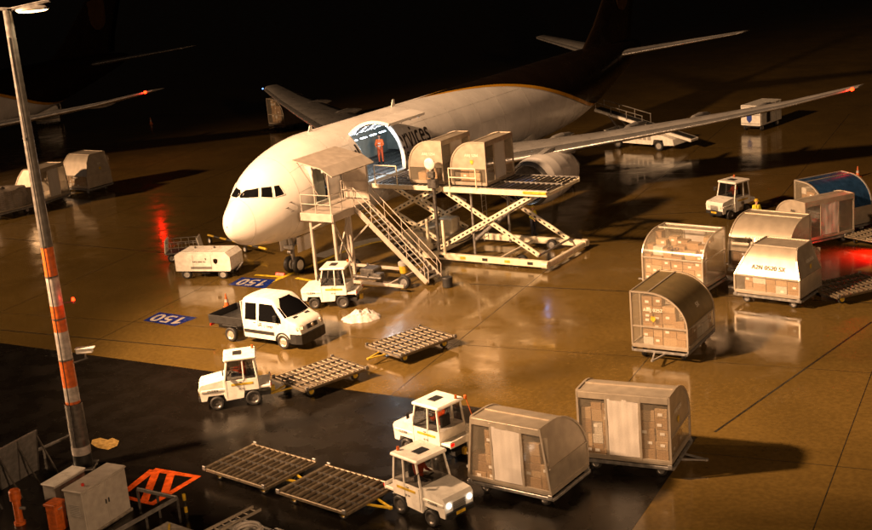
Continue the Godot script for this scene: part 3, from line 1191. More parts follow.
	for side in [-1.0, 1.0]:
		var mg := Acc.new()
		var cx = side * 4.65
		mg.tube(Vector3(cx, 0.6, 28.6), Vector3(cx - side * 0.3, 3.1, 28.2), 0.17, 0.2, 12)
		mg.beam(Vector3(cx, 0.6, 27.85), Vector3(cx, 0.6, 29.35), 0.22, 0.2, 0.04)
		mg.tube(Vector3(cx, 1.6, 28.5), Vector3(side * 2.4, 2.8, 28.2), 0.08, 0.08, 8)
		part(t, "main_gear_strut", mg, M.galv)
		for dz in [-0.72, 0.72]:
			for dx in [-0.57, 0.57]:
				wheel(t, "main_wheel", Vector3(cx + dx, 0.57, 28.6 + dz), 0.57, 0.42, Vector3.RIGHT, M.galv)
	return t

# ------------------------------------------------------------------ container dollies
var dolly_full: Node3D
var dolly_plain: Node3D
var roller_mesh: ArrayMesh

# local axes: +X along the train (towbar end), y up; deck top at 0.50
func make_dolly(rollers: bool, label: String, group: String) -> Node3D:
	var t := thing("container_dolly", label, "dolly", Transform3D(), group)
	var f := Acc.new()
	for z in [-1.2, 1.2]:
		f.beam(Vector3(-1.68, 0.43, z), Vector3(1.68, 0.43, z), 0.08, 0.12, 0.015)
	for x in [-1.64, -0.82, 0.0, 0.82, 1.64]:
		f.beam(Vector3(x, 0.42, -1.16), Vector3(x, 0.42, 1.16), 0.1, 0.1, 0.012)
	part(t, "frame", f, M.roller if rollers else M.galv)
	var ch := Acc.new()
	for z in [-0.5, 0.5]:
		ch.beam(Vector3(-1.5, 0.33, z), Vector3(1.5, 0.33, z), 0.1, 0.09)
	part(t, "chassis", ch, M.steel)
	for z in [-1.235, 1.235]:
		for x in [-1.55, 1.55]:
			var s := Acc.new()
			s.box(Vector3(x, 0.49, z), Vector3(0.16, 0.16, 0.06), 0.015)
			part(t, "end_stop", s, M.galv)
	if rollers:
		if roller_mesh == null:
			var r := Acc.new()
			r.tube(Vector3(0, 0, -0.27), Vector3(0, 0, 0.27), 0.052, 0.052, 8)
			roller_mesh = r.mesh()
		for z in [-0.87, -0.29, 0.29, 0.87]:
			for k in 12:
				part(t, "roller", roller_mesh, M.roller, Vector3(-1.5 + k * 0.2727, 0.465, z))
		var rl := Acc.new()
		for z in [-0.58, 0.0, 0.58]:
			rl.beam(Vector3(-1.6, 0.47, z), Vector3(1.6, 0.47, z), 0.035, 0.09)
		part(t, "roller_rail", rl, M.steel)
		var pn := Acc.new()
		pn.box(Vector3(0, 0.385, 0), Vector3(3.2, 0.02, 2.3))
		part(t, "deck_pan", pn, M.tarp)
	for x in [-1.15, 1.15]:
		var ax := Acc.new()
		ax.tube(Vector3(x, 0.2, -0.85), Vector3(x, 0.2, 0.85), 0.035, 0.035, 8)
		ax.box(Vector3(x, 0.27, -0.5), Vector3(0.12, 0.16, 0.1))
		ax.box(Vector3(x, 0.27, 0.5), Vector3(0.12, 0.16, 0.1))
		part(t, "axle", ax, M.steel)
		for z in [-0.88, 0.88]:
			wheel(t, "wheel", Vector3(x, 0.2, z), 0.2, 0.13, Vector3.BACK, M.yellow if rollers else M.galv)
	var tb := Acc.new()
	tb.beam(Vector3(1.6, 0.36, 0.25), Vector3(2.5, 0.33, 0.0), 0.06, 0.06)
	tb.beam(Vector3(1.6, 0.36, -0.25), Vector3(2.5, 0.33, 0.0), 0.06, 0.06)
	tb.tube(Vector3(2.46, 0.3, 0), Vector3(2.46, 0.37, 0), 0.07, 0.07, 10)
	part(t, "towbar", tb, M.yellow if rollers else M.galv)
	return t

# ------------------------------------------------------------------ air cargo containers
# local axes: length along X, upright door side at +Z, side that follows the fuselage at -Z, base at y = 0
# kind "round" or "facet"; looks: material per place; text on the sloping side and the end
func container(xf: Transform3D, o: Dictionary) -> Node3D:
	var t := thing("cargo_container", o.label, "container", xf, o.get("group", "air cargo containers"))
	var H: float = o.get("h", 2.44)
	var L: float = o.get("l", 3.18) * 0.5
	var W: float = o.get("w", 2.44) * 0.5
	var taper: float = o.get("taper", 0.0)
	var low: float = o.get("low", 0.95)
	var prof := []      # (z, y) from the foot of the contour side over the top to the foot of the door side
	prof.append(Vector2(-W, 0.1))
	prof.append(Vector2(-W, low))
	if o.kind == "round":
		for k in range(1, 10):
			var an := PI * 0.5 * k / 9.0
			prof.append(Vector2(-W + (W * 2.0 - 0.75) * (1.0 - cos(an)), low + (H - low) * sin(an)))
	else:
		prof.append(Vector2(-W + 0.42, lerpf(low, H, 0.62)))
		prof.append(Vector2(-W + 0.80, lerpf(low, H, 0.94)))
		prof.append(Vector2(-W + 0.98, H))
	prof.append(Vector2(W, H))
	prof.append(Vector2(W, 0.1))
	var hl := func(y: float) -> float:
		return L - taper * clampf((y - low) / (H - low), 0.0, 1.0)
	# base
	var b := Acc.new()
	b.box(Vector3(0, 0.05, 0), Vector3(L * 2 + 0.03, 0.1, W * 2 + 0.03), 0.02)
	part(t, "base_plate", b, M.alu)
	# panels along the length
	var n := prof.size()
	var spans := [["side_panel", 0, 1, o.side_low], ["curved_panel" if o.kind == "round" else "sloping_panel", 1, n - 3, o.side_top], ["roof_panel", n - 3, n - 2, o.get("roof", o.side_top)]]
	for sp in spans:
		var a := Acc.new()
		for off in [0.0, -0.018]:
			var rows := []
			for k in range(sp[1], sp[2] + 1):
				var p: Vector2 = prof[k]
				var dn = Vector2(p.x - W * 0.3, p.y - H * 0.3).normalized() * off
				var x: float = hl.call(p.y)
				var row := PackedVector3Array()
				for j in 9:
					row.append(Vector3(lerpf(-x, x, j / 8.0), p.y + dn.y, p.x + dn.x))
				rows.append(row)
			a.grid(rows, false, off == 0.0)
		part(t, sp[0], a, sp[3])
	# ends: lower pane and upper panel
	for s in [-1.0, 1.0]:
		var lo := Acc.new()
		lo.quad(Vector3(s * L, 0.1, -W), Vector3(s * L, low, -W), Vector3(s * L, low, W), Vector3(s * L, 0.1, W), Vector3(s, 0, 0))
		lo.quad(Vector3(s * (L - 0.018), 0.1, -W), Vector3(s * (L - 0.018), low, -W), Vector3(s * (L - 0.018), low, W), Vector3(s * (L - 0.018), 0.1, W), Vector3(-s, 0, 0))
		part(t, "end_pane" if o.end_low == M.clear else "end_panel", lo, o.end_low)
		var up := Acc.new()
		var c := Vector3(s * hl.call(lerpf(low, H, 0.4)), lerpf(low, H, 0.4), 0.2)
		for off in [0.0, 0.018]:
			for k in range(1, n - 1):
				var p: Vector2 = prof[k]
				var q: Vector2 = prof[k + 1] if k < n - 2 else Vector2(W, low)
				up.tri(c - Vector3(s * off, 0, 0), Vector3(s * (hl.call(p.y) - off), p.y, p.x), Vector3(s * (hl.call(q.y) - off), q.y, q.x), Vector3(s * (1 if off == 0.0 else -1), 0, 0))
			up.tri(c - Vector3(s * off, 0, 0), Vector3(s * (L - off), low, W), Vector3(s * (L - off), low, -W), Vector3(s * (1 if off == 0.0 else -1), 0, 0))
		part(t, "upper_end_panel", up, o.end_top)
	# frame of extrusions
	var fr := Acc.new()
	for s in [-1.0, 1.0]:
		for k in n - 1:
			var p: Vector2 = prof[k]
			var q: Vector2 = prof[k + 1]
			fr.beam(Vector3(s * hl.call(p.y), p.y, p.x), Vector3(s * hl.call(q.y), q.y, q.x), 0.07, 0.07, 0.0, Vector3(s, 0, 0))
		fr.beam(Vector3(s * L, low, -W), Vector3(s * L, low, W), 0.05, 0.06)
		fr.beam(Vector3(s * L, 0.13, -W), Vector3(s * L, 0.13, W), 0.06, 0.1)
	for k in [1, n - 3, n - 2]:
		var p: Vector2 = prof[k]
		fr.beam(Vector3(-hl.call(p.y), p.y, p.x), Vector3(hl.call(p.y), p.y, p.x), 0.06, 0.06)
	fr.beam(Vector3(-L, 0.13, -W), Vector3(L, 0.13, -W), 0.06, 0.1)
	fr.beam(Vector3(-L, 0.13, W), Vector3(L, 0.13, W), 0.06, 0.1)
	part(t, "frame", fr, o.get("frame", M.alu))
	# door side: header, posts and fabric door in the middle, panes beside it
	var hd := Acc.new()
	hd.box(Vector3(0, H - 0.14, W + 0.01), Vector3(hl.call(H) * 2.0, 0.24, 0.05), 0.012)
	for x in [-0.58, 0.58]:
		hd.box(Vector3(x, H * 0.5, W + 0.012), Vector3(0.09, H - 0.2, 0.05), 0.01)
	part(t, "door_frame", hd, o.get("frame", M.alu))
	for s in [-1.0, 1.0]:
		var pn := Acc.new()
		pn.box(Vector3(s * (0.62 + L) * 0.5, H * 0.47, W - 0.012), Vector3(L - 0.66, H - 0.42, 0.015))
		part(t, "door_side_pane", pn, M.clear)
	var cu := Acc.new()
	var rows := []
	for i in 13:
		var r := PackedVector3Array()
		for j in 15:
			var x := lerpf(-0.53, 0.53, j / 14.0)
			var y := lerpf(0.2, H - 0.2, i / 12.0)
			r.append(Vector3(x, y, W + 0.03 + 0.006 * sin(x * 9.0 + y * 3.1) + 0.005 * sin(y * 6.0 - x * 5.0) + 0.004 * sin(x * 23.0)))
		rows.append(r)
	cu.grid(rows, false, true)
	part(t, "fabric_door", cu, M.curtain)
	# lettering
	if o.has("text_side"):
		var ta := Acc.new()
		var k0 := 3 if o.kind == "facet" else 4
		var p: Vector2 = prof[k0 - 1]
		var q: Vector2 = prof[k0]
		if o.kind == "facet":
			p = prof[1]
			q = prof[2]
		var dirv := Vector3(0, q.y - p.y, q.x - p.x).normalized()
		var nrm := Vector3(0, dirv.z, -dirv.y) * -1.0
		if nrm.z > 0:
			nrm = -nrm
		nrm = Vector3(0, absf(dirv.z), -absf(dirv.y))
		var mid := Vector3(0, (p.y + q.y) * 0.5, (p.x + q.x) * 0.5) + nrm * 0.03
		text_flat(ta, o.text_side, 0.20, mid, Vector3(-1, 0, 0), dirv)
		part(t, "lettering", ta, o.get("ink", M.ink))
	if o.has("text_end"):
		for s in [-1.0, 1.0]:
			var ta := Acc.new()
			text_flat(ta, o.text_end, 0.14, Vector3(s * (hl.call(low + (H - low) * 0.5) + 0.02 + taper * 0.2), low + (H - low) * 0.5, 0.25), Vector3(0, 0, -s), Vector3(-s * taper / (H - low), 1, 0).normalized())
			part(t, "lettering", ta, o.get("ink_end", M.ink_pale))
			var lg := Acc.new()
			lg.prism(PackedVector2Array([Vector2(-0.1, 0.12), Vector2(0.1, 0.12), Vector2(0.1, -0.03), Vector2(0.0, -0.14), Vector2(-0.1, -0.03)]), Vector3(s * (hl.call(low + (H - low) * 0.22) + 0.02), low + (H - low) * 0.24, 0.25), Vector3(0, 0, -s), Vector3.UP, 0.008)
			part(t, "emblem", lg, M.yellow)
	if o.has("boxes"):
		fill_boxes(xf, o, H, L, W, low, taper, prof)
	return t

# cartons stacked behind the clear panes; each a thing of its own
func fill_boxes(xf: Transform3D, o: Dictionary, H: float, L: float, W: float, low: float, taper: float, prof: Array) -> void:
	var mats := [M.card_a, M.card_b, M.card_a, M.card_c, M.card_b, M.card_a, M.card_c, M.card_d]
	var tones := ["brown", "dark brown", "brown", "light tan", "dark brown", "brown", "light tan", "white"]
	var roof := func(z: float) -> float:
		var best := H
		for k in prof.size() - 1:
			var p: Vector2 = prof[k]
			var q: Vector2 = prof[k + 1]
			if z >= minf(p.x, q.x) and z <= maxf(p.x, q.x) and absf(p.x - q.x) > 1e-4:
				best = minf(best, lerpf(p.y, q.y, (z - p.x) / (q.x - p.x)))
		return best
	for face in o.boxes:
		var along := L * 2.0 - 0.16 if face in ["-z", "+z"] else W * 2.0 - 0.95
		var u := 0.0
		while u < along - 0.25:
			var w := minf(rng.randf_range(0.26, 0.72), along - u)
			if along - u - w < 0.24:
				w = along - u
			var y := 0.11
			var depth := 0.42
			var zz := -W + 0.06 + depth * 0.5
			var top := 9.0
			var back := 0.0
			while y < H - 0.35:
				var h := rng.randf_range(0.2, 0.5)
				var d := depth
				var c: Vector3
				if face == "-z":
					var reach: float = 0.0
					# step back under the sloping side
					while roof.call(-W + 0.05 + reach) < y + h + 0.06 and reach < 1.4:
						reach += 0.06
					if reach >= 1.4 or (y > low and not o.get("tall", true)):
						break
					c = Vector3(-(L - 0.08) + u + w * 0.5, y + h * 0.5, -W + 0.06 + reach + d * 0.5)
					if taper > 0.0 and absf(c.x) + w * 0.5 > L - taper * clampf((y + h - low) / (H - low), 0.0, 1.0) - 0.08:
						break
				elif face == "+z":
					if y + h > H - 0.3:
						break
					c = Vector3(-(L - 0.08) + u + w * 0.5, y + h * 0.5, W - 0.06 - d * 0.5)
					if taper > 0.0 and absf(c.x) + w * 0.5 > L - taper * clampf((y + h - low) / (H - low), 0.0, 1.0) - 0.06:
						break
				else:
					var zc := -W + 0.5 + u + w * 0.5
					if roof.call(-W + 0.5 + u) < y + h + 0.05 or (y + h > low and not o.get("tall_end", true)):
						break
					var s := 1.0 if face == "+x" else -1.0
					c = Vector3(s * (L - 0.06 - d * 0.5), y + h * 0.5, zc)
				var sz := Vector3(w - 0.025, h - 0.012, d) if face in ["-z", "+z"] else Vector3(d, h - 0.012, w - 0.025)
				sz = Vector3(snappedf(sz.x, 0.03), h - 0.012, snappedf(sz.z, 0.03))
				var jit := Basis(Vector3.UP, rng.randf_range(-0.04, 0.04))
				var pick := rng.randi() % mats.size()
				var push := rng.randf_range(0.0, 0.07)
				c += (Vector3(0, 0, push) if face == "-z" else (Vector3(0, 0, -push) if face == "+z" else Vector3(-push if face == "+x" else push, 0, 0)))
				var bx := solo("cardboard_box", tones[pick] + " cardboard box stacked inside the " + o.short, "box", cbox(sz, 0.008), mats[pick], xf * Transform3D(jit, c), "boxes inside the " + o.short)
				if rng.randf() < 0.45:      # paper shipping label on the face behind the pane
					var lw := snappedf(minf(0.16, w * 0.4), 0.04)
					var lo := Vector3((rng.randf() - 0.5) * w * 0.4, (rng.randf() - 0.5) * h * 0.3, 0)
					if face == "-z":
						part(bx, "shipping_label", cbox(Vector3(lw, 0.1, 0.004), 0.0), M.label, lo + Vector3(0, 0, -d * 0.5 - 0.012))
					elif face == "+z":
						part(bx, "shipping_label", cbox(Vector3(lw, 0.1, 0.004), 0.0), M.label, lo + Vector3(0, 0, d * 0.5 + 0.012))
					else:
						part(bx, "shipping_label", cbox(Vector3(0.004, 0.1, lw), 0.0), M.label, Vector3((1.0 if face == "+x" else -1.0) * (d * 0.5 + 0.012), lo.y, lo.x))
				y += h
			u += w

# place by the pixels of the two ends of the foot of one face
func by_edge(pa: Array, pb: Array, y: float, face: String, L: float, W: float) -> Transform3D:
	var a := g(pa[0], pa[1], y)
	var b := g(pb[0], pb[1], y)
	var m := (a + b) * 0.5
	var e := (b - a).normalized()          # to the right as seen
	var out := Vector3(-e.z, 0, e.x)       # towards the viewer
	var x := e
	var z := out
	if face == "-z":
		x = -e
		z = -out
	elif face == "+x":
		z = -e
		x = out
	elif face == "-x":
		z = e
		x = -out
	var c := m - out * (W if face in ["+z", "-z"] else L)
	c.y = y
	return Transform3D(Basis(x, Vector3.UP, z), c)

func on_dolly(xf: Transform3D, label: String, flip := false) -> void:
	var b := xf.basis
	if flip:
		b = Basis(-b.x, b.y, -b.z)
	var o := copy_of(dolly_plain, Transform3D(b, Vector3(xf.origin.x, 0, xf.origin.z)), label)
	o.set_meta("group", "dollies under containers")

func build_cargo() -> void:
	var Y := 0.525
	# foreground container, upright side with white fabric door
	var x1 := by_edge([584, 457], [668, 466], Y, "+z", 1.59, 1.22)
	container(x1, {"kind": "round", "label": "tall grey container with white fabric door standing on the edge of the dark road", "short": "grey container by the road edge", "side_low": M.clear, "side_top": M.alu, "end_low": M.clear, "end_top": M.alu, "boxes": ["+z", "+x"], "tall_end": false, "text_end": "AMJ 0258", "frame": M.alu})
	dolly_plain = make_dolly(false, "steel dolly under the grey container with white fabric door by the road", "dollies under containers")
	dolly_plain.transform = Transform3D(x1.basis, Vector3(x1.origin.x, 0, x1.origin.z))
	# the one in tow on the dark road
	var x2 := by_edge([469, 479], [552, 497], Y, "+z", 1.59, 1.22)
	container(x2, {"kind": "round", "h": 2.3, "taper": 0.28, "label": "grey container with pale fabric door in tow behind a tractor", "short": "grey container in tow", "side_low": M.clear, "side_top": M.alu, "end_low": M.alu, "end_top": M.alu, "boxes": ["+z"], "frame": M.alu})
	on_dolly(x2, "steel dolly carrying the towed grey container", true)
	# cluster on the right
	var x3 := by_edge([637, 347], [684, 352], Y, "+x", 1.59, 1.22)
	container(x3, {"kind": "round", "label": "clear-sided container with brown curved roof full of cardboard boxes", "short": "clear container with brown curved roof", "side_low": M.clear, "side_top": M.alu_brown, "roof": M.alu_brown, "end_low": M.clear, "end_top": M.clear, "boxes": ["+x", "-z"], "tall": false, "text_end": "AMJ 0252", "text_side": "5X", "ink": M.ink_pale, "frame": M.alu})
	on_dolly(x3, "dolly under the clear container with brown curved roof")
	var x4 := by_edge([643, 283], [704, 290], Y, "-z", 1.59, 1.22)
	container(x4, {"kind": "round", "label": "fully clear container with boxes showing through side and curved top", "short": "fully clear container", "side_low": M.clear, "side_top": M.clear, "roof": M.clear, "end_low": M.clear, "end_top": M.clear, "boxes": ["-z"], "low": 1.35, "frame": M.alu_bright, "text_side": "0247"})
	on_dolly(x4, "dolly under the fully clear container")
	var x5 := by_edge([735, 292], [800, 300], Y, "-z", 1.59, 1.22)
	container(x5, {"kind": "facet", "taper": 0.5, "h": 2.12, "label": "low shiny container with tapered metal top and clear strip of boxes", "short": "low shiny container with tapered top", "side_low": M.clear, "side_top": M.alu, "roof": M.alu, "end_low": M.alu, "end_top": M.alu, "boxes": ["-z"], "tall": false, "low": 0.88, "text_side": "A2N 0520 5X", "text_end": "A2N 0520", "frame": M.alu_bright})
	on_dolly(x5, "dolly under the low shiny container with tapered top")
	var x6 := by_edge([730, 268], [788, 275], Y, "-z", 1.59, 1.22)
	container(x6, {"kind": "round", "label": "dull metal container with curved top behind the low shiny one", "short": "dull metal container with curved top", "side_low": M.clear, "side_top": M.alu, "roof": M.alu, "end_low": M.alu, "end_top": M.alu, "boxes": ["-z"], "tall": false, "text_side": "AAX 0142 5X", "ink": M.ink_pale, "text_end": "AAX 0142", "frame": M.alu})
	on_dolly(x6, "dolly under the dull metal container with curved top")
	var x7 := by_edge([774, 233], [808, 243], Y, "-x", 1.59, 1.22)
	container(x7, {"kind": "round", "h": 2.1, "label": "dull container with pale front between tractor and blue container", "short": "dull container", "side_low": M.alu, "side_top": M.alu, "roof": M.alu, "end_low": M.alu, "end_top": M.alu, "text_end": "AAX", "ink_end": M.ink, "frame": M.alu})
	on_dolly(x7, "dolly under the dull container")
	var x8 := by_edge([791, 222], [830, 233], Y, "+x", 1.59, 1.22)
	container(x8, {"kind": "round", "label": "container with blue curved top and cream end", "short": "blue topped container", "side_low": M.alu, "side_top": M.blue_metal, "roof": M.blue_metal, "end_low": M.clear, "end_top": M.clear, "boxes": ["+x"], "text_side": "LD", "ink": M.ink_pale, "frame": M.alu_bright})
	on_dolly(x8, "dolly under the blue topped container")
	# left edge
	var x9 := by_edge([60, 187], [89, 189], Y, "-z", 1.59, 1.22)
	container(x9, {"kind": "facet", "taper": 0.45, "label": "silver container with tapered top at the end of the left row", "short": "silver container of the left row", "side_low": M.clear, "side_top": M.alu, "roof": M.alu, "end_low": M.alu, "end_top": M.alu, "boxes": ["-z"], "tall": false, "text_end": "AAY", "frame": M.alu})
	on_dolly(x9, "dolly under the silver container of the left row")
	var x10 := by_edge([42, 203], [70, 193], Y, "+z", 1.59, 1.22)
	container(x10, {"kind": "facet", "taper": 0.3, "label": "dark container with two pale door flaps beside the netted pallet", "short": "dark container with pale door flaps", "side_low": M.clear, "side_top": M.alu, "end_low": M.alu, "end_top": M.alu, "frame": M.alu})
	on_dolly(x10, "dolly under the dark container with pale door flaps")
	# netted pallet
	var xp := by_edge([-4, 214], [32, 205], Y, "+z", 1.55, 1.15)
	var pt := thing("netted_pallet", "bulging cargo pallet wrapped in grey sheet and net at the picture's edge", "pallet", xp)
	var pb := Acc.new()
	pb.box(Vector3(0, 0.05, 0), Vector3(3.18, 0.1, 2.44), 0.02)
	part(pt, "base_plate", pb, M.alu)
	var wrap_acc := Acc.new()
	var rows := []
	for i in 15:
		var r := PackedVector3Array()
		for j in 32:
			var an := TAU * j / 32.0
			var v := i / 14.0
			var k := 1.0 / pow(pow(absf(cos(an)), 5.0) + pow(absf(sin(an)), 5.0), 0.2)
			var q := k * (1.0 - 0.12 * v * v) * (1.0 - smoothstep(0.86, 1.0, v)) * (1.0 + 0.05 * sin(an * 5.0 + v * 7.0) + 0.03 * sin(an * 9.0 - v * 13.0))
			r.append(Vector3(cos(an) * 1.48 * q, 0.1 + 1.55 * (v if v < 0.86 else 0.86 + (v - 0.86) * 0.6) + 0.06 * sin(an * 3.0), sin(an) * 1.12 * q))
		rows.append(r)
	wrap_acc.grid(rows, true, false)
	part(pt, "wrapped_load", wrap_acc, M.tarp)
	var nt := Acc.new()
	for j in range(0, 32, 2):
		for i in range(0, 12):
			nt.tube(rows[i][j] * Vector3(1.012, 1.005, 1.012), rows[i + 1][(j + 1) % 32] * Vector3(1.012, 1.005, 1.012), 0.012, 0.012, 4, false)
	part(pt, "net", nt, M.curtain)
	on_dolly(xp, "dolly under the netted pallet")
	# far containers: beyond the starboard wing, and by the second aircraft
	var x11 := by_edge([267, 124], [287, 126], Y, "+x", 1.59, 1.22)
	container(x11, {"kind": "round", "label": "far clear-ended container standing in the dark beyond the starboard wing", "short": "far container beyond the wing", "side_low": M.alu, "side_top": M.alu, "end_low": M.clear, "end_top": M.clear, "boxes": ["+x"], "frame": M.alu})
	on_dolly(x11, "dolly under the far container beyond the starboard wing")
	for q in [[[33, 100], [53, 97], "far pale container under the second aircraft's wing, the upright one"], [[39, 122], [57, 120], "far pale container under the second aircraft's wing, in front of the other"]]:
		var x := by_edge(q[0], q[1], Y, "+x", 1.59, 1.22)
		container(x, {"kind": "round", "label": q[2], "short": "far pale container", "side_low": M.alu, "side_top": M.alu, "end_low": M.white, "end_top": M.white, "frame": M.alu})
		on_dolly(x, "dolly carrying a far pale container under the second aircraft's wing")
	# on the loader, in the aircraft's axes
	var fr := ac_frame()
	for q in [[5.2, "container on the loader bridge"], [7.95, "container on the raised loader platform"]]:
		var c := fr * Vector3(-(q[0] + 1.12), 4.34, 11.85)
		var bs := fr.basis * Basis(Vector3(0, 0, 1), Vector3.UP, Vector3(-1, 0, 0))      # length aft, door side to port
		container(Transform3D(bs, c), {"kind": "round", "w": 2.2, "l": 3.0, "h": 2.38, "label": "metal " + q[1], "short": q[1], "side_low": M.alu, "side_top": M.alu, "roof": M.alu, "end_low": M.clear, "end_top": M.alu, "boxes": ["-x"], "tall_end": false, "text_end": "AMJ 1254", "frame": M.alu})
	# empty dollies: two being drawn by the tractor on the left, two behind the tractor in front
	dolly_full = make_dolly(true, "empty roller dolly in the string behind the white tractor heading left", "empty roller dollies")
	var d1 := g(320, 372, 0.5)
	var d2 := g(411, 340, 0.5)
	var dir := (d1 - d2).normalized()
	dolly_full.transform = at_yaw(Vector3(d1.x, 0, d1.z), yaw_of(dir))
	copy_of(dolly_full, at_yaw(Vector3(d2.x, 0, d2.z), yaw_of(dir)), "last empty roller dolly in the string behind the tractor heading left")
	var d3 := g(259, 464, 0.5)
	var d4 := g(336, 487, 0.5)
	var dir2 := (d4 - d3).normalized()
	copy_of(dolly_full, at_yaw(Vector3(d4.x, 0, d4.z), yaw_of(dir2)), "empty roller dolly coupled to the tractor with lit headlights")
	copy_of(dolly_full, at_yaw(Vector3(d3.x, 0, d3.z), yaw_of(dir2)), "last empty roller dolly of the tractor with lit headlights")
	var d5 := g(850, 284, 0.5)
	copy_of(dolly_full, at_yaw(Vector3(d5.x, 0, d5.z), 0.35), "dark empty dolly behind the low shiny container")
	var d6 := g(884, 232, 0.5)
	copy_of(dolly_full, at_yaw(Vector3(d6.x, 0, d6.z), 0.6), "empty dolly in the red glow of the added tail lamps")

# ------------------------------------------------------------------ tow tractor. local axes: +X forward, y up
func tractor(xf: Transform3D, label: String, lit_head := false, lit_tail := false) -> Node3D:
	var t := thing("tow_tractor", label, "tractor", xf, "white baggage tractors")
	# body: hood in front, step, rear deck
	var b := Acc.new()
	var hood := PackedVector2Array([Vector2(0.35, 0.42), Vector2(0.44, 0.42), Vector2(0.50, 0.62), Vector2(1.12, 0.62), Vector2(1.2, 0.42), Vector2(1.42, 0.42), Vector2(1.47, 0.98), Vector2(1.38, 1.10), Vector2(0.45, 1.24), Vector2(0.35, 1.24)])
	b.prism(hood, Vector3(0, 0, -0.62), Vector3.RIGHT, Vector3.UP, 1.24)
	part(t, "hood", b, M.white)
	var hb := Acc.new()
	hb.box(Vector3(0.9, 0.84, 0), Vector3(1.06, 0.16, 1.30), 0.05)
	part(t, "fender", hb, M.white)
	var body := Acc.new()
	body.prism(PackedVector2Array([Vector2(-0.30, 0.40), Vector2(0.42, 0.36), Vector2(0.42, 1.18), Vector2(-0.95, 1.18), Vector2(-0.95, 0.70), Vector2(-0.36, 0.70)]), Vector3(0, 0, -0.68), Vector3.RIGHT, Vector3.UP, 1.36)
	part(t, "body", body, M.white)
	var rear := Acc.new()
	rear.box(Vector3(-1.16, 0.76, 0), Vector3(0.56, 0.12, 1.3), 0.03)
	rear.box(Vector3(-1.42, 0.80, 0), Vector3(0.06, 0.26, 1.3), 0.02)
	part(t, "rear_deck", rear, M.white)
	var ch := Acc.new()
	ch.box(Vector3(0.0, 0.38, 0), Vector3(2.8, 0.18, 0.8), 0.02)
	ch.box(Vector3(1.47, 0.5, 0), Vector3(0.08, 0.2, 1.2), 0.02)
	part(t, "chassis", ch, M.dark)
	var hk := Acc.new()
	hk.box(Vector3(-1.5, 0.42, 0), Vector3(0.18, 0.26, 0.2), 0.03)
	hk.tube(Vector3(-1.56, 0.3, 0), Vector3(-1.56, 0.56, 0), 0.03, 0.03, 8)
	part(t, "tow_hook", hk, M.yellow)
	# cab: pillars, roof with hatch, doors
	for z in [-0.65, 0.65]:
		for q in [[0.40, 0.22, 0.06, 0.07], [-0.38, -0.40, 0.05, 0.09], [-0.92, -0.84, 0.06, 0.07]]:
			var cab := Acc.new()
			cab.beam(Vector3(q[0], 1.16, z), Vector3(q[1], 2.02, z * 0.93), q[2], q[3], 0.01, Vector3(0, 0, 1))
			part(t, "cab_pillar", cab, M.white)
	var rf := Acc.new()
	rf.box(Vector3(-0.32, 2.06, 0), Vector3(1.34, 0.13, 1.36), 0.045)
	var roof := part(t, "cab_roof", rf, M.white)
	var ht := Acc.new()
	ht.box(Vector3(-0.22, 2.135, 0), Vector3(0.36, 0.03, 0.5), 0.01)
	part(roof, "roof_hatch", ht, M.dark)
	var be := Acc.new()
	be.tube(Vector3(-0.85, 2.12, 0.4), Vector3(-0.85, 2.26, 0.4), 0.06, 0.05, 10)
	part(roof, "beacon", be, M.orange)
	# panes
	var w := Acc.new()
	w.quad(Vector3(0.40, 1.2, -0.6), Vector3(0.40, 1.2, 0.6), Vector3(0.23, 1.99, 0.56), Vector3(0.23, 1.99, -0.56), Vector3(1, 0, 0))
	w.quad(Vector3(0.395, 1.2, -0.6), Vector3(0.395, 1.2, 0.6), Vector3(0.225, 1.99, 0.56), Vector3(0.225, 1.99, -0.56), Vector3(-1, 0, 0))
	part(t, "windscreen", w, M.glass)
	for z in [-1.0, 1.0]:
		for q in [[0.36, 0.19, -0.34, -0.36], [-0.43, -0.45, -0.88, -0.80]]:
			var sw := Acc.new()
			for o in [0.0, 0.006]:
				sw.quad(Vector3(q[0], 1.2, z * (0.655 - o)), Vector3(q[2], 1.2, z * (0.655 - o)), Vector3(q[3], 1.99, z * (0.61 - o)), Vector3(q[1], 1.99, z * (0.61 - o)), Vector3(0, 0, z * (1 if o == 0.0 else -1)))
			part(t, "side_window", sw, M.glass)
		var st := Acc.new()
		st.box(Vector3(-0.3, 1.0, z * 0.684), Vector3(0.9, 0.09, 0.008), 0.0)
		part(t, "side_stripe", st, M.yellow)
		var lt := Acc.new()
		text_flat(lt, "25 14", 0.07, Vector3(-0.25, 0.80, z * 0.692), Vector3(z, 0, 0), Vector3.UP)
		part(t, "fleet_number", lt, M.ink)
		lt = Acc.new()
		text_flat(lt, "CLEAN", 0.10, Vector3(0.92, 0.83, z * 0.658), Vector3(z, 0, 0), Vector3.UP)
		part(t, "lettering", lt, M.ink)
	var seat := Acc.new()
	seat.box(Vector3(-0.35, 1.0, 0), Vector3(0.5, 0.14, 0.5), 0.04)
	seat.box(Vector3(-0.62, 1.3, 0), Vector3(0.12, 0.6, 0.48), 0.04)
	part(t, "seat", seat, M.dark)
	var sw2 := Acc.new()
	sw2.lathe([Vector2(-0.015, 0.17), Vector2(0.015, 0.2), Vector2(0.015, 0.17), Vector2(-0.015, 0.17)], Vector3(0.12, 1.36, 0), Vector3(-0.6, 0.8, 0).normalized(), 14)
	sw2.tube(Vector3(0.12, 1.36, 0), Vector3(0.3, 1.15, 0), 0.025, 0.025, 6)
	part(t, "steering_wheel", sw2, M.dark)
	var grl := Acc.new()
	for k in 6:
		grl.box(Vector3(1.462, 0.62 + k * 0.05, 0), Vector3(0.03, 0.026, 0.56), 0.004)
	part(t, "radiator_grille", grl, M.dark)
	var npl := Acc.new()
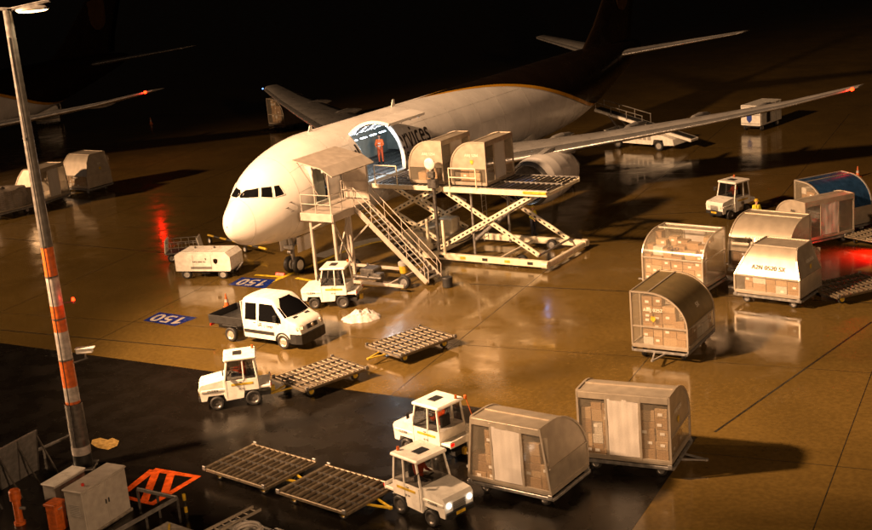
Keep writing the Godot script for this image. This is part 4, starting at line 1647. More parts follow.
	npl.box(Vector3(1.515, 0.5, 0), Vector3(0.012, 0.11, 0.4), 0.003)
	part(t, "number_plate", npl, M.yellow)
	for z in [-1.0, 1.0]:
		var mir := Acc.new()
		mir.box(Vector3(0.42, 1.62, z * 0.82), Vector3(0.05, 0.24, 0.15), 0.02)
		mir.tube(Vector3(0.36, 1.72, z * 0.6), Vector3(0.42, 1.72, z * 0.8), 0.014, 0.014, 6)
		part(t, "mirror", mir, M.dark)
		var sm := Acc.new()
		for q in [[0.34, 0.36], [-0.36, -0.36]]:
			sm.box(Vector3(q[0], 0.8, z * 0.681), Vector3(0.012, 0.72, 0.006))
		part(t, "door_seam", sm, M.dark)
		var dh := Acc.new()
		dh.box(Vector3(-0.22, 1.09, z * 0.69), Vector3(0.12, 0.03, 0.03), 0.008)
		part(t, "door_handle", dh, M.dark)
	for z in [-0.45, 0.45]:
		var hl := Acc.new()
		hl.tube(Vector3(1.45, 0.84, z), Vector3(1.50, 0.84, z), 0.085, 0.085, 12)
		part(t, "headlight", hl, M.lamp_head if lit_head else M.ink_pale)
		if lit_head:
			var s := SpotLight3D.new()
			s.name = "headlight_beam"
			s.light_energy = 6.0
			s.light_color = Color(1.0, 0.93, 0.8)
			s.light_size = 0.08
			s.spot_angle = 32.0
			s.spot_range = 60.0
			s.spot_attenuation = 2.0
			s.shadow_enabled = true
			t.add_child(s, true)
			s.transform = Transform3D(Basis(Vector3(0, 0, -1), Vector3.UP, Vector3(-1, 0, 0)).rotated(Vector3.BACK, -0.12), Vector3(1.56, 0.84, z))
		var tl := Acc.new()
		tl.box(Vector3(-1.46, 0.82, z * 1.25), Vector3(0.03, 0.1, 0.16), 0.01)
		part(t, "tail_light", tl, M.lamp_red_dim if lit_tail else M.red)
	for x in [-0.70, 0.80]:
		for z in [-0.60, 0.60]:
			wheel(t, "wheel", Vector3(x, 0.33 if x < 0 else 0.29, z), 0.33 if x < 0 else 0.29, 0.2, Vector3.BACK, M.steel)
	return t

# vehicle frame from the ground pixels under its rear and front wheel on the near side
func wheel_frame(pr: Array, pf: Array, near_z: float, rear_x: float, front_x: float) -> Transform3D:
	var a := g(pr[0], pr[1])
	var b := g(pf[0], pf[1])
	var x := (b - a).normalized()
	var z := x.cross(Vector3.UP)
	z = Vector3(-x.z, 0, x.x)
	var m := (a + b) * 0.5 - x * (rear_x + front_x) * 0.5 - z * near_z
	return Transform3D(Basis(x, Vector3.UP, z), m)

# ------------------------------------------------------------------ crew-cab pickup van. +X forward
func van_half(x: float, y: float) -> float:
	# half width of the cab at a place: rounded nose, upper body leaning in
	var w := 0.965
	w -= 0.15 * pow(clampf((x - 1.9) / 0.9, 0.0, 1.0), 2.4)
	if y > 1.15:
		w -= 0.17 * pow((y - 1.15) / 1.15, 1.25)
	if y < 0.6:
		w -= 0.05 * (0.6 - y) / 0.3
	return w

func van_panel(acc: Acc, pts: PackedVector2Array, z: float, off: float) -> void:
	var idx := Geometry2D.triangulate_polygon(pts)
	for i in range(0, idx.size(), 3):
		var q := []
		for k in 3:
			var p := pts[idx[i + k]]
			q.append(Vector3(p.x, p.y, z * (van_half(p.x, p.y) + off)))
		acc.tri(q[0], q[1], q[2], Vector3(0, 0, z))

func pickup_van(xf: Transform3D) -> void:
	var t := thing("pickup_van", "white crew-cab pickup van with empty dark flatbed parked by the stand number", "van", xf)
	# top line (x, height) of the cab from the rear wall to the bumper
	var top := [[-0.62, 2.14], [-0.57, 2.24], [-0.4, 2.27], [0.8, 2.29], [1.12, 2.26], [1.26, 2.19], [1.4, 2.06], [1.98, 1.52], [2.1, 1.43], [2.5, 1.30], [2.68, 1.16], [2.76, 0.95], [2.78, 0.6]]
	var b := Acc.new()
	var rows := []
	for s in top:
		var r := PackedVector3Array()
		var x: float = s[0]
		var y1: float = s[1]
		var ys := [0.36, 0.5, 0.7, 0.9, 1.1]
		var ring := []
		for y in ys:
			ring.append(Vector2(van_half(x, minf(y, y1)), minf(y, y1)))
		var e := maxf(y1 - 0.09, 0.5)
		for k in 4:
			var y: float = lerpf(minf(1.1, e), e, (k + 1) / 4.0)
			ring.append(Vector2(van_half(x, y), y))
		var wt := van_half(x, y1)
		ring.append(Vector2(wt - 0.03, y1 - 0.03))
		ring.append(Vector2(wt - 0.13, y1 + 0.005))
		ring.append(Vector2(wt * 0.5, y1 + 0.03))
		ring.append(Vector2(0, y1 + 0.04))
		for p in ring:
			r.append(Vector3(x, p.y, p.x))
		for k in range(ring.size() - 2, -1, -1):
			r.append(Vector3(x, ring[k].y, -ring[k].x))
		rows.append(r)
	b.grid(rows, false, true)
	cap_row(b, rows[0], Vector3(-1, 0, 0))
	cap_row(b, rows[rows.size() - 1], Vector3(1, 0, 0))
	var body := part(t, "cab_body", b, M.white)
	# windscreen, follows the sloping top line
	var ws := Acc.new()
	var wr := []
	for s in [[1.22, 2.21, 0.76], [1.62, 1.875, 0.85], [2.02, 1.50, 0.93]]:
		var r := PackedVector3Array()
		for j in 9:
			var k := lerpf(-1.0, 1.0, j / 8.0)
			r.append(Vector3(s[0] + 0.05 * (1.0 - k * k) - 0.06 * k * k, s[1] + 0.03 - 0.02 * k * k, k * s[2]))
		wr.append(r)
	ws.grid(wr, false, true)
	part(t, "windscreen", ws, M.dark_glass)
	for z in [-1.0, 1.0]:
		var a := Acc.new()
		van_panel(a, PackedVector2Array([Vector2(0.38, 1.24), Vector2(1.74, 1.24), Vector2(1.70, 1.44), Vector2(1.20, 2.05), Vector2(0.42, 2.06)]), z, 0.012)
		part(t, "front_side_window", a, M.dark_glass)
		var a2 := Acc.new()
		van_panel(a2, PackedVector2Array([Vector2(-0.46, 1.26), Vector2(0.22, 1.26), Vector2(0.24, 2.05), Vector2(-0.42, 2.04)]), z, 0.012)
		part(t, "rear_side_window", a2, M.dark_glass)
		var tr := Acc.new()
		van_panel(tr, PackedVector2Array([Vector2(-0.58, 0.62), Vector2(1.25, 0.62), Vector2(1.25, 0.78), Vector2(-0.58, 0.78)]), z, 0.02)
		part(t, "rub_strip", tr, M.dark)
		for h in [0.1, 0.46]:
			var hd := Acc.new()
			hd.box(Vector3(h, 1.14, z * (van_half(h, 1.14) + 0.015)), Vector3(0.14, 0.03, 0.03), 0.01)
			part(t, "door_handle", hd, M.dark)
		var seam := Acc.new()
		for p in [[-0.5, -0.5], [0.32, 0.32], [1.42, 1.42]]:
			seam.path([Vector3(p[0], 0.5, z * (van_half(p[0], 0.5) + 0.001)), Vector3(p[0], 1.2, z * (van_half(p[0], 1.2) + 0.001)), Vector3(p[1] * 0.98, 1.34, z * (van_half(p[1], 1.34) + 0.001))], 0.008, 4)
		part(t, "door_seam", seam, M.dark)
		var lt := Acc.new()
		text_flat(lt, "UPS  |  cargo", 0.11, Vector3(0.75, 1.03, z * (van_half(0.8, 1.05) + 0.012)), Vector3(z, 0, 0), Vector3.UP)
		part(t, "lettering", lt, M.ink)
		var mi := Acc.new()
		mi.box(Vector3(1.48, 1.5, z * 1.1), Vector3(0.1, 0.32, 0.2), 0.04)
		mi.beam(Vector3(1.5, 1.42, z * 0.9), Vector3(1.48, 1.44, z * 1.06), 0.04, 0.05)
		part(t, "wing_mirror", mi, M.dark)
		var hl := Acc.new()
		hl.box(Vector3(2.61, 1.03, z * 0.71), Vector3(0.28, 0.26, 0.38), 0.06, Basis(Vector3.UP, -z * 0.75) * Basis(Vector3.BACK, 0.3))
		part(t, "headlight", hl, M.alu_bright)
		var bl := Acc.new()
		bl.box(Vector3(2.17, 1.44, z * 0.42), Vector3(0.14, 0.02, 0.3), 0.005, Basis(Vector3.BACK, -0.34))
		part(t, "bonnet_vent", bl, M.dark)
	var gr := Acc.new()
	gr.box(Vector3(2.74, 1.02, 0), Vector3(0.1, 0.22, 0.78), 0.03, Basis(Vector3.BACK, 0.25))
	part(t, "grille", gr, M.dark)
	var em := Acc.new()
	em.tube(Vector3(2.76, 1.03, 0), Vector3(2.82, 1.03, 0), 0.09, 0.09, 16)
	part(t, "grille_emblem", em, M.alu_bright)
	var bu := Acc.new()
	var bp := PackedVector2Array([Vector2(2.2, 0.985), Vector2(2.54, 0.975), Vector2(2.8, 0.86), Vector2(2.88, 0.45), Vector2(2.9, 0), Vector2(2.88, -0.45), Vector2(2.8, -0.86), Vector2(2.54, -0.975), Vector2(2.2, -0.985), Vector2(2.2, -0.8), Vector2(2.2, 0.8)])
	bu.prism(bp, Vector3(0, 0.32, 0), Vector3.RIGHT, Vector3(0, 0, -1), 0.46)
	part(t, "front_bumper", bu, M.dark)
	# wheel arches, chassis, wheels
	var ch := Acc.new()
	for z in [-0.42, 0.42]:
		ch.beam(Vector3(-2.7, 0.52, z), Vector3(2.2, 0.52, z), 0.1, 0.16)
	ch.box(Vector3(0.3, 0.42, 0), Vector3(2.2, 0.14, 1.7))
	part(t, "chassis", ch, M.dark)
	for x in [-1.52, 1.73]:
		for z in [-0.87, 0.87]:
			wheel(t, "wheel", Vector3(x, 0.35, z), 0.35, 0.24, Vector3.BACK, M.alu_bright)
	for z in [-1.0, 1.0]:
		var ar := Acc.new()
		var pp := PackedVector2Array()
		for k in 13:
			var an := PI * k / 12.0
			pp.append(Vector2(1.73 + cos(an) * 0.45, 0.36 + sin(an) * 0.45))
		for k in 13:
			var an := PI * (12 - k) / 12.0
			pp.append(Vector2(1.73 + cos(an) * 0.37, 0.36 + sin(an) * 0.37))
		ar.prism(pp, Vector3(0, 0, z * 0.80), Vector3.RIGHT, Vector3.UP, z * 0.175)
		part(t, "wheel_arch", ar, M.dark)
		var mg := Acc.new()
		mg.box(Vector3(-1.5, 0.78, z * 0.84), Vector3(0.95, 0.05, 0.3), 0.02)
		part(t, "mudguard", mg, M.dark)
	# flatbed
	var fb := Acc.new()
	fb.box(Vector3(-1.72, 0.88, 0), Vector3(2.1, 0.1, 2.02), 0.015)
	part(t, "flatbed_floor", fb, M.dark)
	for q in [[Vector3(-1.72, 1.08, 1.0), Vector3(2.1, 0.34, 0.04)], [Vector3(-1.72, 1.08, -1.0), Vector3(2.1, 0.34, 0.04)], [Vector3(-2.76, 1.08, 0), Vector3(0.04, 0.34, 1.96)]]:
		var s := Acc.new()
		s.box(q[0], q[1], 0.012)
		part(t, "drop_side", s, M.dark)
	var hb := Acc.new()
	hb.box(Vector3(-0.66, 1.5, 0), Vector3(0.05, 1.2, 1.9), 0.015)
	part(t, "head_board", hb, M.white)
	for z in [-0.75, 0.75]:
		var tl := Acc.new()
		tl.box(Vector3(-2.8, 0.7, z), Vector3(0.05, 0.12, 0.34), 0.01)
		part(t, "tail_light", tl, M.red)

# ------------------------------------------------------------------ ground power unit (white box trailer)
func power_unit(xf: Transform3D) -> void:
	var t := thing("ground_power_unit", "white boxy ground power trailer standing beside the nose", "power unit", xf)
	var b := Acc.new()
	b.prism(PackedVector2Array([Vector2(-1.75, 0.55), Vector2(1.6, 0.55), Vector2(1.68, 0.7), Vector2(1.68, 1.5), Vector2(1.45, 1.78), Vector2(-1.55, 1.78), Vector2(-1.75, 1.62)]), Vector3(0, 0, -0.82), Vector3.RIGHT, Vector3.UP, 1.64)
	part(t, "housing", b, M.white)
	var lid := Acc.new()
	lid.box(Vector3(-0.05, 1.80, 0), Vector3(2.9, 0.05, 1.5), 0.02)
	part(t, "lid", lid, M.white)
	for x in [-0.9, 0.3]:
		var c := Acc.new()
		c.tube(Vector3(x, 1.8, -0.2), Vector3(x, 1.95, -0.2), 0.06, 0.05, 10)
		part(t, "lifting_eye", c, M.steel)
	for z in [-1.0, 1.0]:
		var v := Acc.new()
		for k in 5:
			v.box(Vector3(-0.15, 0.72 + k * 0.035, z * 0.828), Vector3(1.3, 0.014, 0.014))
		part(t, "louvre", v, M.steel)
		for x in [-0.62, 0.5]:
			var sm := Acc.new()
			sm.box(Vector3(x, 1.18, z * 0.823), Vector3(0.015, 1.0, 0.008))
			part(t, "panel_seam", sm, M.grey)
		var e := Acc.new()
		e.prism(PackedVector2Array([Vector2(-0.13, 0.16), Vector2(0, 0.2), Vector2(0.13, 0.16), Vector2(0.13, -0.04), Vector2(0, -0.18), Vector2(-0.13, -0.04)]), Vector3(0.78, 1.22, z * 0.824), Vector3.RIGHT, Vector3.UP, z * 0.008)
		part(t, "emblem", e, M.brown)
		var tx := Acc.new()
		text_flat(tx, "GPU 400 Hz", 0.11, Vector3(-0.25, 1.2, z * 0.832), Vector3(z, 0, 0), Vector3.UP)
		part(t, "lettering", tx, M.ink)
		var hd := Acc.new()
		hd.box(Vector3(0.18, 1.4, z * 0.84), Vector3(0.05, 0.14, 0.03), 0.01)
		part(t, "door_handle", hd, M.dark)
	var ch := Acc.new()
	for z in [-0.6, 0.6]:
		ch.beam(Vector3(-1.7, 0.47, z), Vector3(1.7, 0.47, z), 0.08, 0.14)
	ch.box(Vector3(0, 0.42, 0), Vector3(0.5, 0.2, 1.3))
	part(t, "chassis", ch, M.dark)
	for x in [-1.15, 1.1]:
		for z in [-0.7, 0.7]:
			wheel(t, "wheel", Vector3(x, 0.3, z), 0.3, 0.18, Vector3.BACK, M.grey)
	t.scale = Vector3(1, 0.84, 1)
	var tb := Acc.new()
	tb.beam(Vector3(1.7, 0.42, 0.2), Vector3(2.05, 0.95, 0.0), 0.06, 0.06)
	tb.beam(Vector3(1.7, 0.42, -0.2), Vector3(2.05, 0.95, 0.0), 0.06, 0.06)
	part(t, "towbar", tb, M.galv)

func chock_trolley(xf: Transform3D) -> void:
	var t := thing("equipment_trolley", "small open trolley with two upright white boards behind the power trailer", "trolley", xf)
	var b := Acc.new()
	b.box(Vector3(0, 0.5, 0), Vector3(2.2, 0.1, 1.1), 0.02)
	part(t, "deck", b, M.galv)
	for x in [-1.05, 0.95]:
		var p := Acc.new()
		p.box(Vector3(x, 0.95, 0), Vector3(0.06, 0.8, 1.1), 0.02, Basis(Vector3.BACK, 0.18 if x > 0 else -0.1))
		part(t, "end_board", p, M.white)
	for z in [-0.52, 0.52]:
		var r := Acc.new()
		for y in [0.85, 1.2]:
			r.tube(Vector3(-1.0, y, z), Vector3(0.9, y, z), 0.025, 0.025, 6)
		for k in 4:
			r.tube(Vector3(-0.7 + k * 0.45, 0.55, z), Vector3(-0.7 + k * 0.45, 1.2, z), 0.02, 0.02, 6)
		part(t, "rail", r, M.galv)
	for x in [-0.75, 0.75]:
		for z in [-0.45, 0.45]:
			wheel(t, "wheel", Vector3(x, 0.24, z), 0.24, 0.14, Vector3.BACK, M.white)

func belt_loader(xf: Transform3D) -> void:
	var t := thing("belt_loader", "white belt loader vehicle with raised conveyor parked beyond the port wing", "belt loader", xf)
	var b := Acc.new()
	b.prism(PackedVector2Array([Vector2(-3.0, 0.45), Vector2(-2.3, 0.45), Vector2(-2.2, 0.85), Vector2(-1.35, 0.85), Vector2(-1.25, 0.45), Vector2(1.5, 0.45), Vector2(1.6, 0.85), Vector2(2.4, 0.85), Vector2(2.5, 0.45), Vector2(3.4, 0.5), Vector2(3.3, 0.95), Vector2(2.4, 1.2), Vector2(-3.0, 1.35)]), Vector3(0, 0, -0.95), Vector3.RIGHT, Vector3.UP, 1.9)
	part(t, "body", b, M.white)
	for k in 6:
		var p := Acc.new()
		p.box(Vector3(-0.9 + k * 0.42, 0.95, 0.956), Vector3(0.3, 0.34, 0.014), 0.005)
		part(t, "side_panel", p, M.grey)
	for x in [-1.78, 2.0]:
		for z in [-0.8, 0.8]:
			wheel(t, "wheel", Vector3(x, 0.38, z), 0.38, 0.26, Vector3.BACK, M.grey)
	var cv := Acc.new()
	cv.beam(Vector3(-4.2, 2.75, 0), Vector3(4.6, 0.85, 0), 1.05, 0.22, 0.04)
	part(t, "conveyor_boom", cv, M.white)
	var bt := Acc.new()
	bt.beam(Vector3(-4.15, 2.88, 0), Vector3(4.55, 0.98, 0), 0.7, 0.03)
	part(t, "belt", bt, M.rubber)
	var r := Acc.new()
	for z in [-0.55, 0.55]:
		r.tube(Vector3(-4.0, 3.4, z), Vector3(0.4, 2.5, z), 0.03, 0.03, 6)
		for k in 4:
			var x := -4.0 + k * 1.45
			r.tube(Vector3(x, 2.75 - (x + 4.0) * 0.213, z), Vector3(x, 3.4 - (x + 4.0) * 0.2045, z), 0.03, 0.03, 6)
	part(t, "hand_rail", r, M.galv)
	var lf := Acc.new()
	for z in [-0.5, 0.5]:
		lf.beam(Vector3(-1.8, 1.3, z), Vector3(-2.8, 2.4, z), 0.1, 0.1)
	part(t, "lift_arm", lf, M.steel)
	var dr := Acc.new()
	dr.box(Vector3(1.6, 1.5, -0.62), Vector3(0.5, 0.6, 0.5), 0.05)
	part(t, "driver_seat", dr, M.dark)

func box_cart(xf: Transform3D) -> void:
	var t := thing("covered_cart", "white box cart with blue emblem standing under the far port wing", "cart", xf)
	var b := Acc.new()
	b.box(Vector3(0, 1.25, 0), Vector3(3.4, 1.6, 1.7), 0.03)
	part(t, "box_body", b, M.white)
	for k in 5:
		var s := Acc.new()
		s.box(Vector3(-1.5 + k * 0.75, 1.25, 0.86), Vector3(0.06, 1.5, 0.03), 0.01)
		part(t, "side_rib", s, M.grey)
	for q in [0.62, 1.3, 1.95]:
		var s := Acc.new()
		s.box(Vector3(-1.71, q, 0), Vector3(0.03, 0.06, 1.6), 0.01)
		part(t, "end_rail", s, M.grey)
	var e := Acc.new()
	e.prism(PackedVector2Array([Vector2(-0.22, 0.3), Vector2(0.22, 0.3), Vector2(0.22, -0.1), Vector2(0, -0.34), Vector2(-0.22, -0.1)]), Vector3(-1.716, 1.0, -0.1), Vector3(0, 0, 1), Vector3.UP, -0.012)
	part(t, "emblem", e, M.blue_logo)
	var d := Acc.new()
	d.box(Vector3(-0.45, 1.25, 0.865), Vector3(0.6, 1.35, 0.03), 0.01)
	part(t, "door", d, M.dark)
	for x in [-1.2, 1.2]:
		for z in [-0.7, 0.7]:
			wheel(t, "wheel", Vector3(x, 0.25, z), 0.25, 0.16, Vector3.BACK, M.grey)
	var ch := Acc.new()
	ch.box(Vector3(0, 0.4, 0), Vector3(3.3, 0.12, 1.4), 0.02)
	part(t, "chassis", ch, M.dark)

# ------------------------------------------------------------------ boarding stairs, in the aircraft's axes (port = -x)
func boarding_stairs() -> void:
	var fr := ac_frame()
	var base := Vector3(-5.6, 0, 5.4)
	var t := thing("boarding_stairs", "mobile boarding stairs with canopy at the open crew door", "stairs", fr * Transform3D(Basis(), base))
	var P := func(port: float, y: float, aft: float) -> Vector3: return Vector3(-port, y, aft) - base
	var fl := Acc.new()
	fl.box(P.call(3.7, 4.05, 5.3), Vector3(2.15, 0.14, 3.5), 0.02)
	part(t, "platform", fl, M.stair)
	var fa := Acc.new()
	fa.box(P.call(4.78, 3.9, 4.5), Vector3(0.05, 0.4, 1.9), 0.01)
	fa.box(P.call(3.7, 3.9, 3.54), Vector3(2.1, 0.4, 0.05), 0.01)
	part(t, "platform_apron", fa, M.stair)
	# legs and braces
	for q in [[4.6, 3.8], [4.6, 5.2], [3.1, 3.8], [3.1, 6.9]]:
		var l := Acc.new()
		l.beam(P.call(q[0], 0.35, q[1]), P.call(q[0], 4.0, q[1]), 0.16, 0.16, 0.02, Vector3(1, 0, 0))
		part(t, "leg", l, M.stair)
	for q in [[Vector3(4.6, 1.2, 3.8), Vector3(4.6, 3.9, 5.2)], [Vector3(4.6, 3.6, 3.8), Vector3(4.6, 1.0, 5.2)], [Vector3(3.1, 3.2, 3.8), Vector3(4.6, 3.95, 3.8)], [Vector3(4.6, 2.2, 5.2), Vector3(5.6, 3.2, 5.55)]]:
		var l := Acc.new()
		l.beam(P.call(q[0].x, q[0].y, q[0].z), P.call(q[1].x, q[1].y, q[1].z), 0.08, 0.08)
		part(t, "brace", l, M.stair)
	# base frame with wheels and machinery
	var bf := Acc.new()
	for a in [4.0, 6.8]:
		bf.beam(P.call(2.9, 0.42, a), P.call(8.6, 0.42, a), 0.14, 0.16, 0.02)
	for po in [3.1, 5.2, 7.6]:
		bf.beam(P.call(po, 0.42, 3.9), P.call(po, 0.42, 6.9), 0.12, 0.14, 0.02)
	part(t, "base_frame", bf, M.stair)
	var mc := Acc.new()
	mc.box(P.call(5.9, 0.75, 4.9), Vector3(0.9, 0.5, 0.8), 0.05)
	mc.box(P.call(6.6, 0.65, 4.6), Vector3(0.5, 0.35, 0.5), 0.05)
	mc.tube(P.call(5.2, 0.62, 4.3), P.call(7.0, 0.62, 4.3), 0.1, 0.1, 10)
	mc.tube(P.call(5.2, 0.95, 5.6), P.call(6.2, 0.7, 4.2), 0.06, 0.06, 8)
	part(t, "drive_unit", mc, M.steel)
	for q in [[3.4, 3.9], [3.4, 6.9], [8.0, 4.9], [8.0, 7.15]]:
		wheel(t, "wheel", P.call(q[0], 0.36, q[1]), 0.36, 0.26, Vector3.BACK, M.galv)
	# flight
	var n := 17
	var x0 := 4.75
	var x1 := 8.95
	for a in [5.58, 6.82]:
		var s := Acc.new()
		s.beam(P.call(x0 - 0.1, 4.05, a), P.call(x1, 0.2, a), 0.06, 0.30, 0.012)
		part(t, "stringer", s, M.stair)
		var r := Acc.new()
		r.path([P.call(x0, 5.1, a), P.call(x1 - 0.1, 1.25, a), P.call(x1 + 0.15, 0.9, a), P.call(x1 + 0.1, 0.2, a)], 0.028, 6)
		r.path([P.call(x0, 4.65, a), P.call(x1 - 0.1, 0.8, a)], 0.02, 6)
		for k in 5:
			var u := k / 4.0
			var px := lerpf(x0, x1 - 0.1, u)
			var py := lerpf(4.05, 0.25, u)
			r.tube(P.call(px, py, a), P.call(px, py + 1.02, a), 0.022, 0.022, 6)
		part(t, "handrail", r, M.stair)
	for k in n:
		var u := (k + 0.5) / n
		var st := Acc.new()
		st.box(P.call(lerpf(x0, x1, u), lerpf(3.95, 0.22, u), 6.2), Vector3(0.27, 0.045, 1.18), 0.01)
		part(t, "step", st, M.galv)
	# platform railings
	for sd in [[[2.75, 3.6], [4.7, 3.6], [4.7, 5.5], [3.7, 3.6], [4.7, 4.5]], [[2.9, 7.0], [4.7, 7.0], [3.7, 7.0]]]:
		var pr := Acc.new()
		for y in [4.6, 5.1]:
			pr.tube(P.call(sd[0][0], y, sd[0][1]), P.call(sd[1][0], y, sd[1][1]), 0.026, 0.026, 6)
			if sd.size() > 3:
				pr.tube(P.call(sd[1][0], y, sd[1][1]), P.call(sd[2][0], y, sd[2][1]), 0.026, 0.026, 6)
		for q in sd:
			pr.tube(P.call(q[0], 4.1, q[1]), P.call(q[0], 5.1, q[1]), 0.026, 0.026, 6)
		part(t, "railing", pr, M.stair)
	# canopy: inner plane and drooping outer plane, side panels, posts
	var cn := Acc.new()
	for q in [[2.55, 6.95, 4.35, 6.55], [4.35, 6.55, 5.05, 6.15]]:
		for off in [0.0, -0.05]:
			cn.quad(P.call(q[0], q[1] + off, 3.5), P.call(q[0], q[1] + off, 7.3), P.call(q[2], q[3] + off, 7.3), P.call(q[2], q[3] + off, 3.5), Vector3(0, 1 if off == 0.0 else -1, 0))
		for a in [3.5, 7.3]:
			cn.quad(P.call(q[0], q[1], a), P.call(q[2], q[3], a), P.call(q[2], q[3] - 0.05, a), P.call(q[0], q[1] - 0.05, a), Vector3(0, 0, -1 if a < 5 else 1))
	cn.quad(P.call(5.05, 6.15, 3.5), P.call(5.05, 6.15, 7.3), P.call(5.05, 6.10, 7.3), P.call(5.05, 6.10, 3.5), Vector3(-1, 0, 0))
	part(t, "canopy", cn, M.stair)
	var ps := Acc.new()
	for q in [[4.6, 3.7, 6.35], [4.6, 7.1, 6.35], [2.9, 4.6, 6.8], [3.0, 7.1, 6.7]]:
		ps.tube(P.call(q[0], 4.1, q[1]), P.call(q[0], q[2], q[1]), 0.035, 0.035, 8)
	ps.tube(P.call(3.2, 4.8, 4.6), P.call(2.7, 6.8, 3.7), 0.025, 0.025, 6)
	part(t, "canopy_post", ps, M.stair)
	var wn := Acc.new()
	wn.box(P.call(3.75, 5.2, 7.14), Vector3(1.6, 2.1, 0.03), 0.0)
	part(t, "wind_screen", wn, M.stair)

# ------------------------------------------------------------------ main deck loader, in the aircraft's axes
func scissor_arm(t: Node3D, a: Vector3, b: Vector3, m: Material) -> void:
	var s := Acc.new()
	s.beam(a, b, 0.12, 0.26, 0.02)
	var o := part(t, "scissor_arm", s, m)
	# row of dark inspection holes on both faces
	var h := Acc.new()
	var d := (b - a)
	var n := int(d.length() / 0.32)
	var y := Vector3(0, 0, 1).cross(d.normalized())
	for k in range(1, n):
		var c := a + d * (float(k) / n)
		for z in [-0.0625, 0.0625]:
			h.box(c + Vector3(0, 0, z), Vector3(0.15, 0.09, 0.008), 0.0, Basis(d.normalized(), y, Vector3(0, 0, 1)))
	part(o, "arm_marking", h, M.dark).set_meta("kind", "stuff")

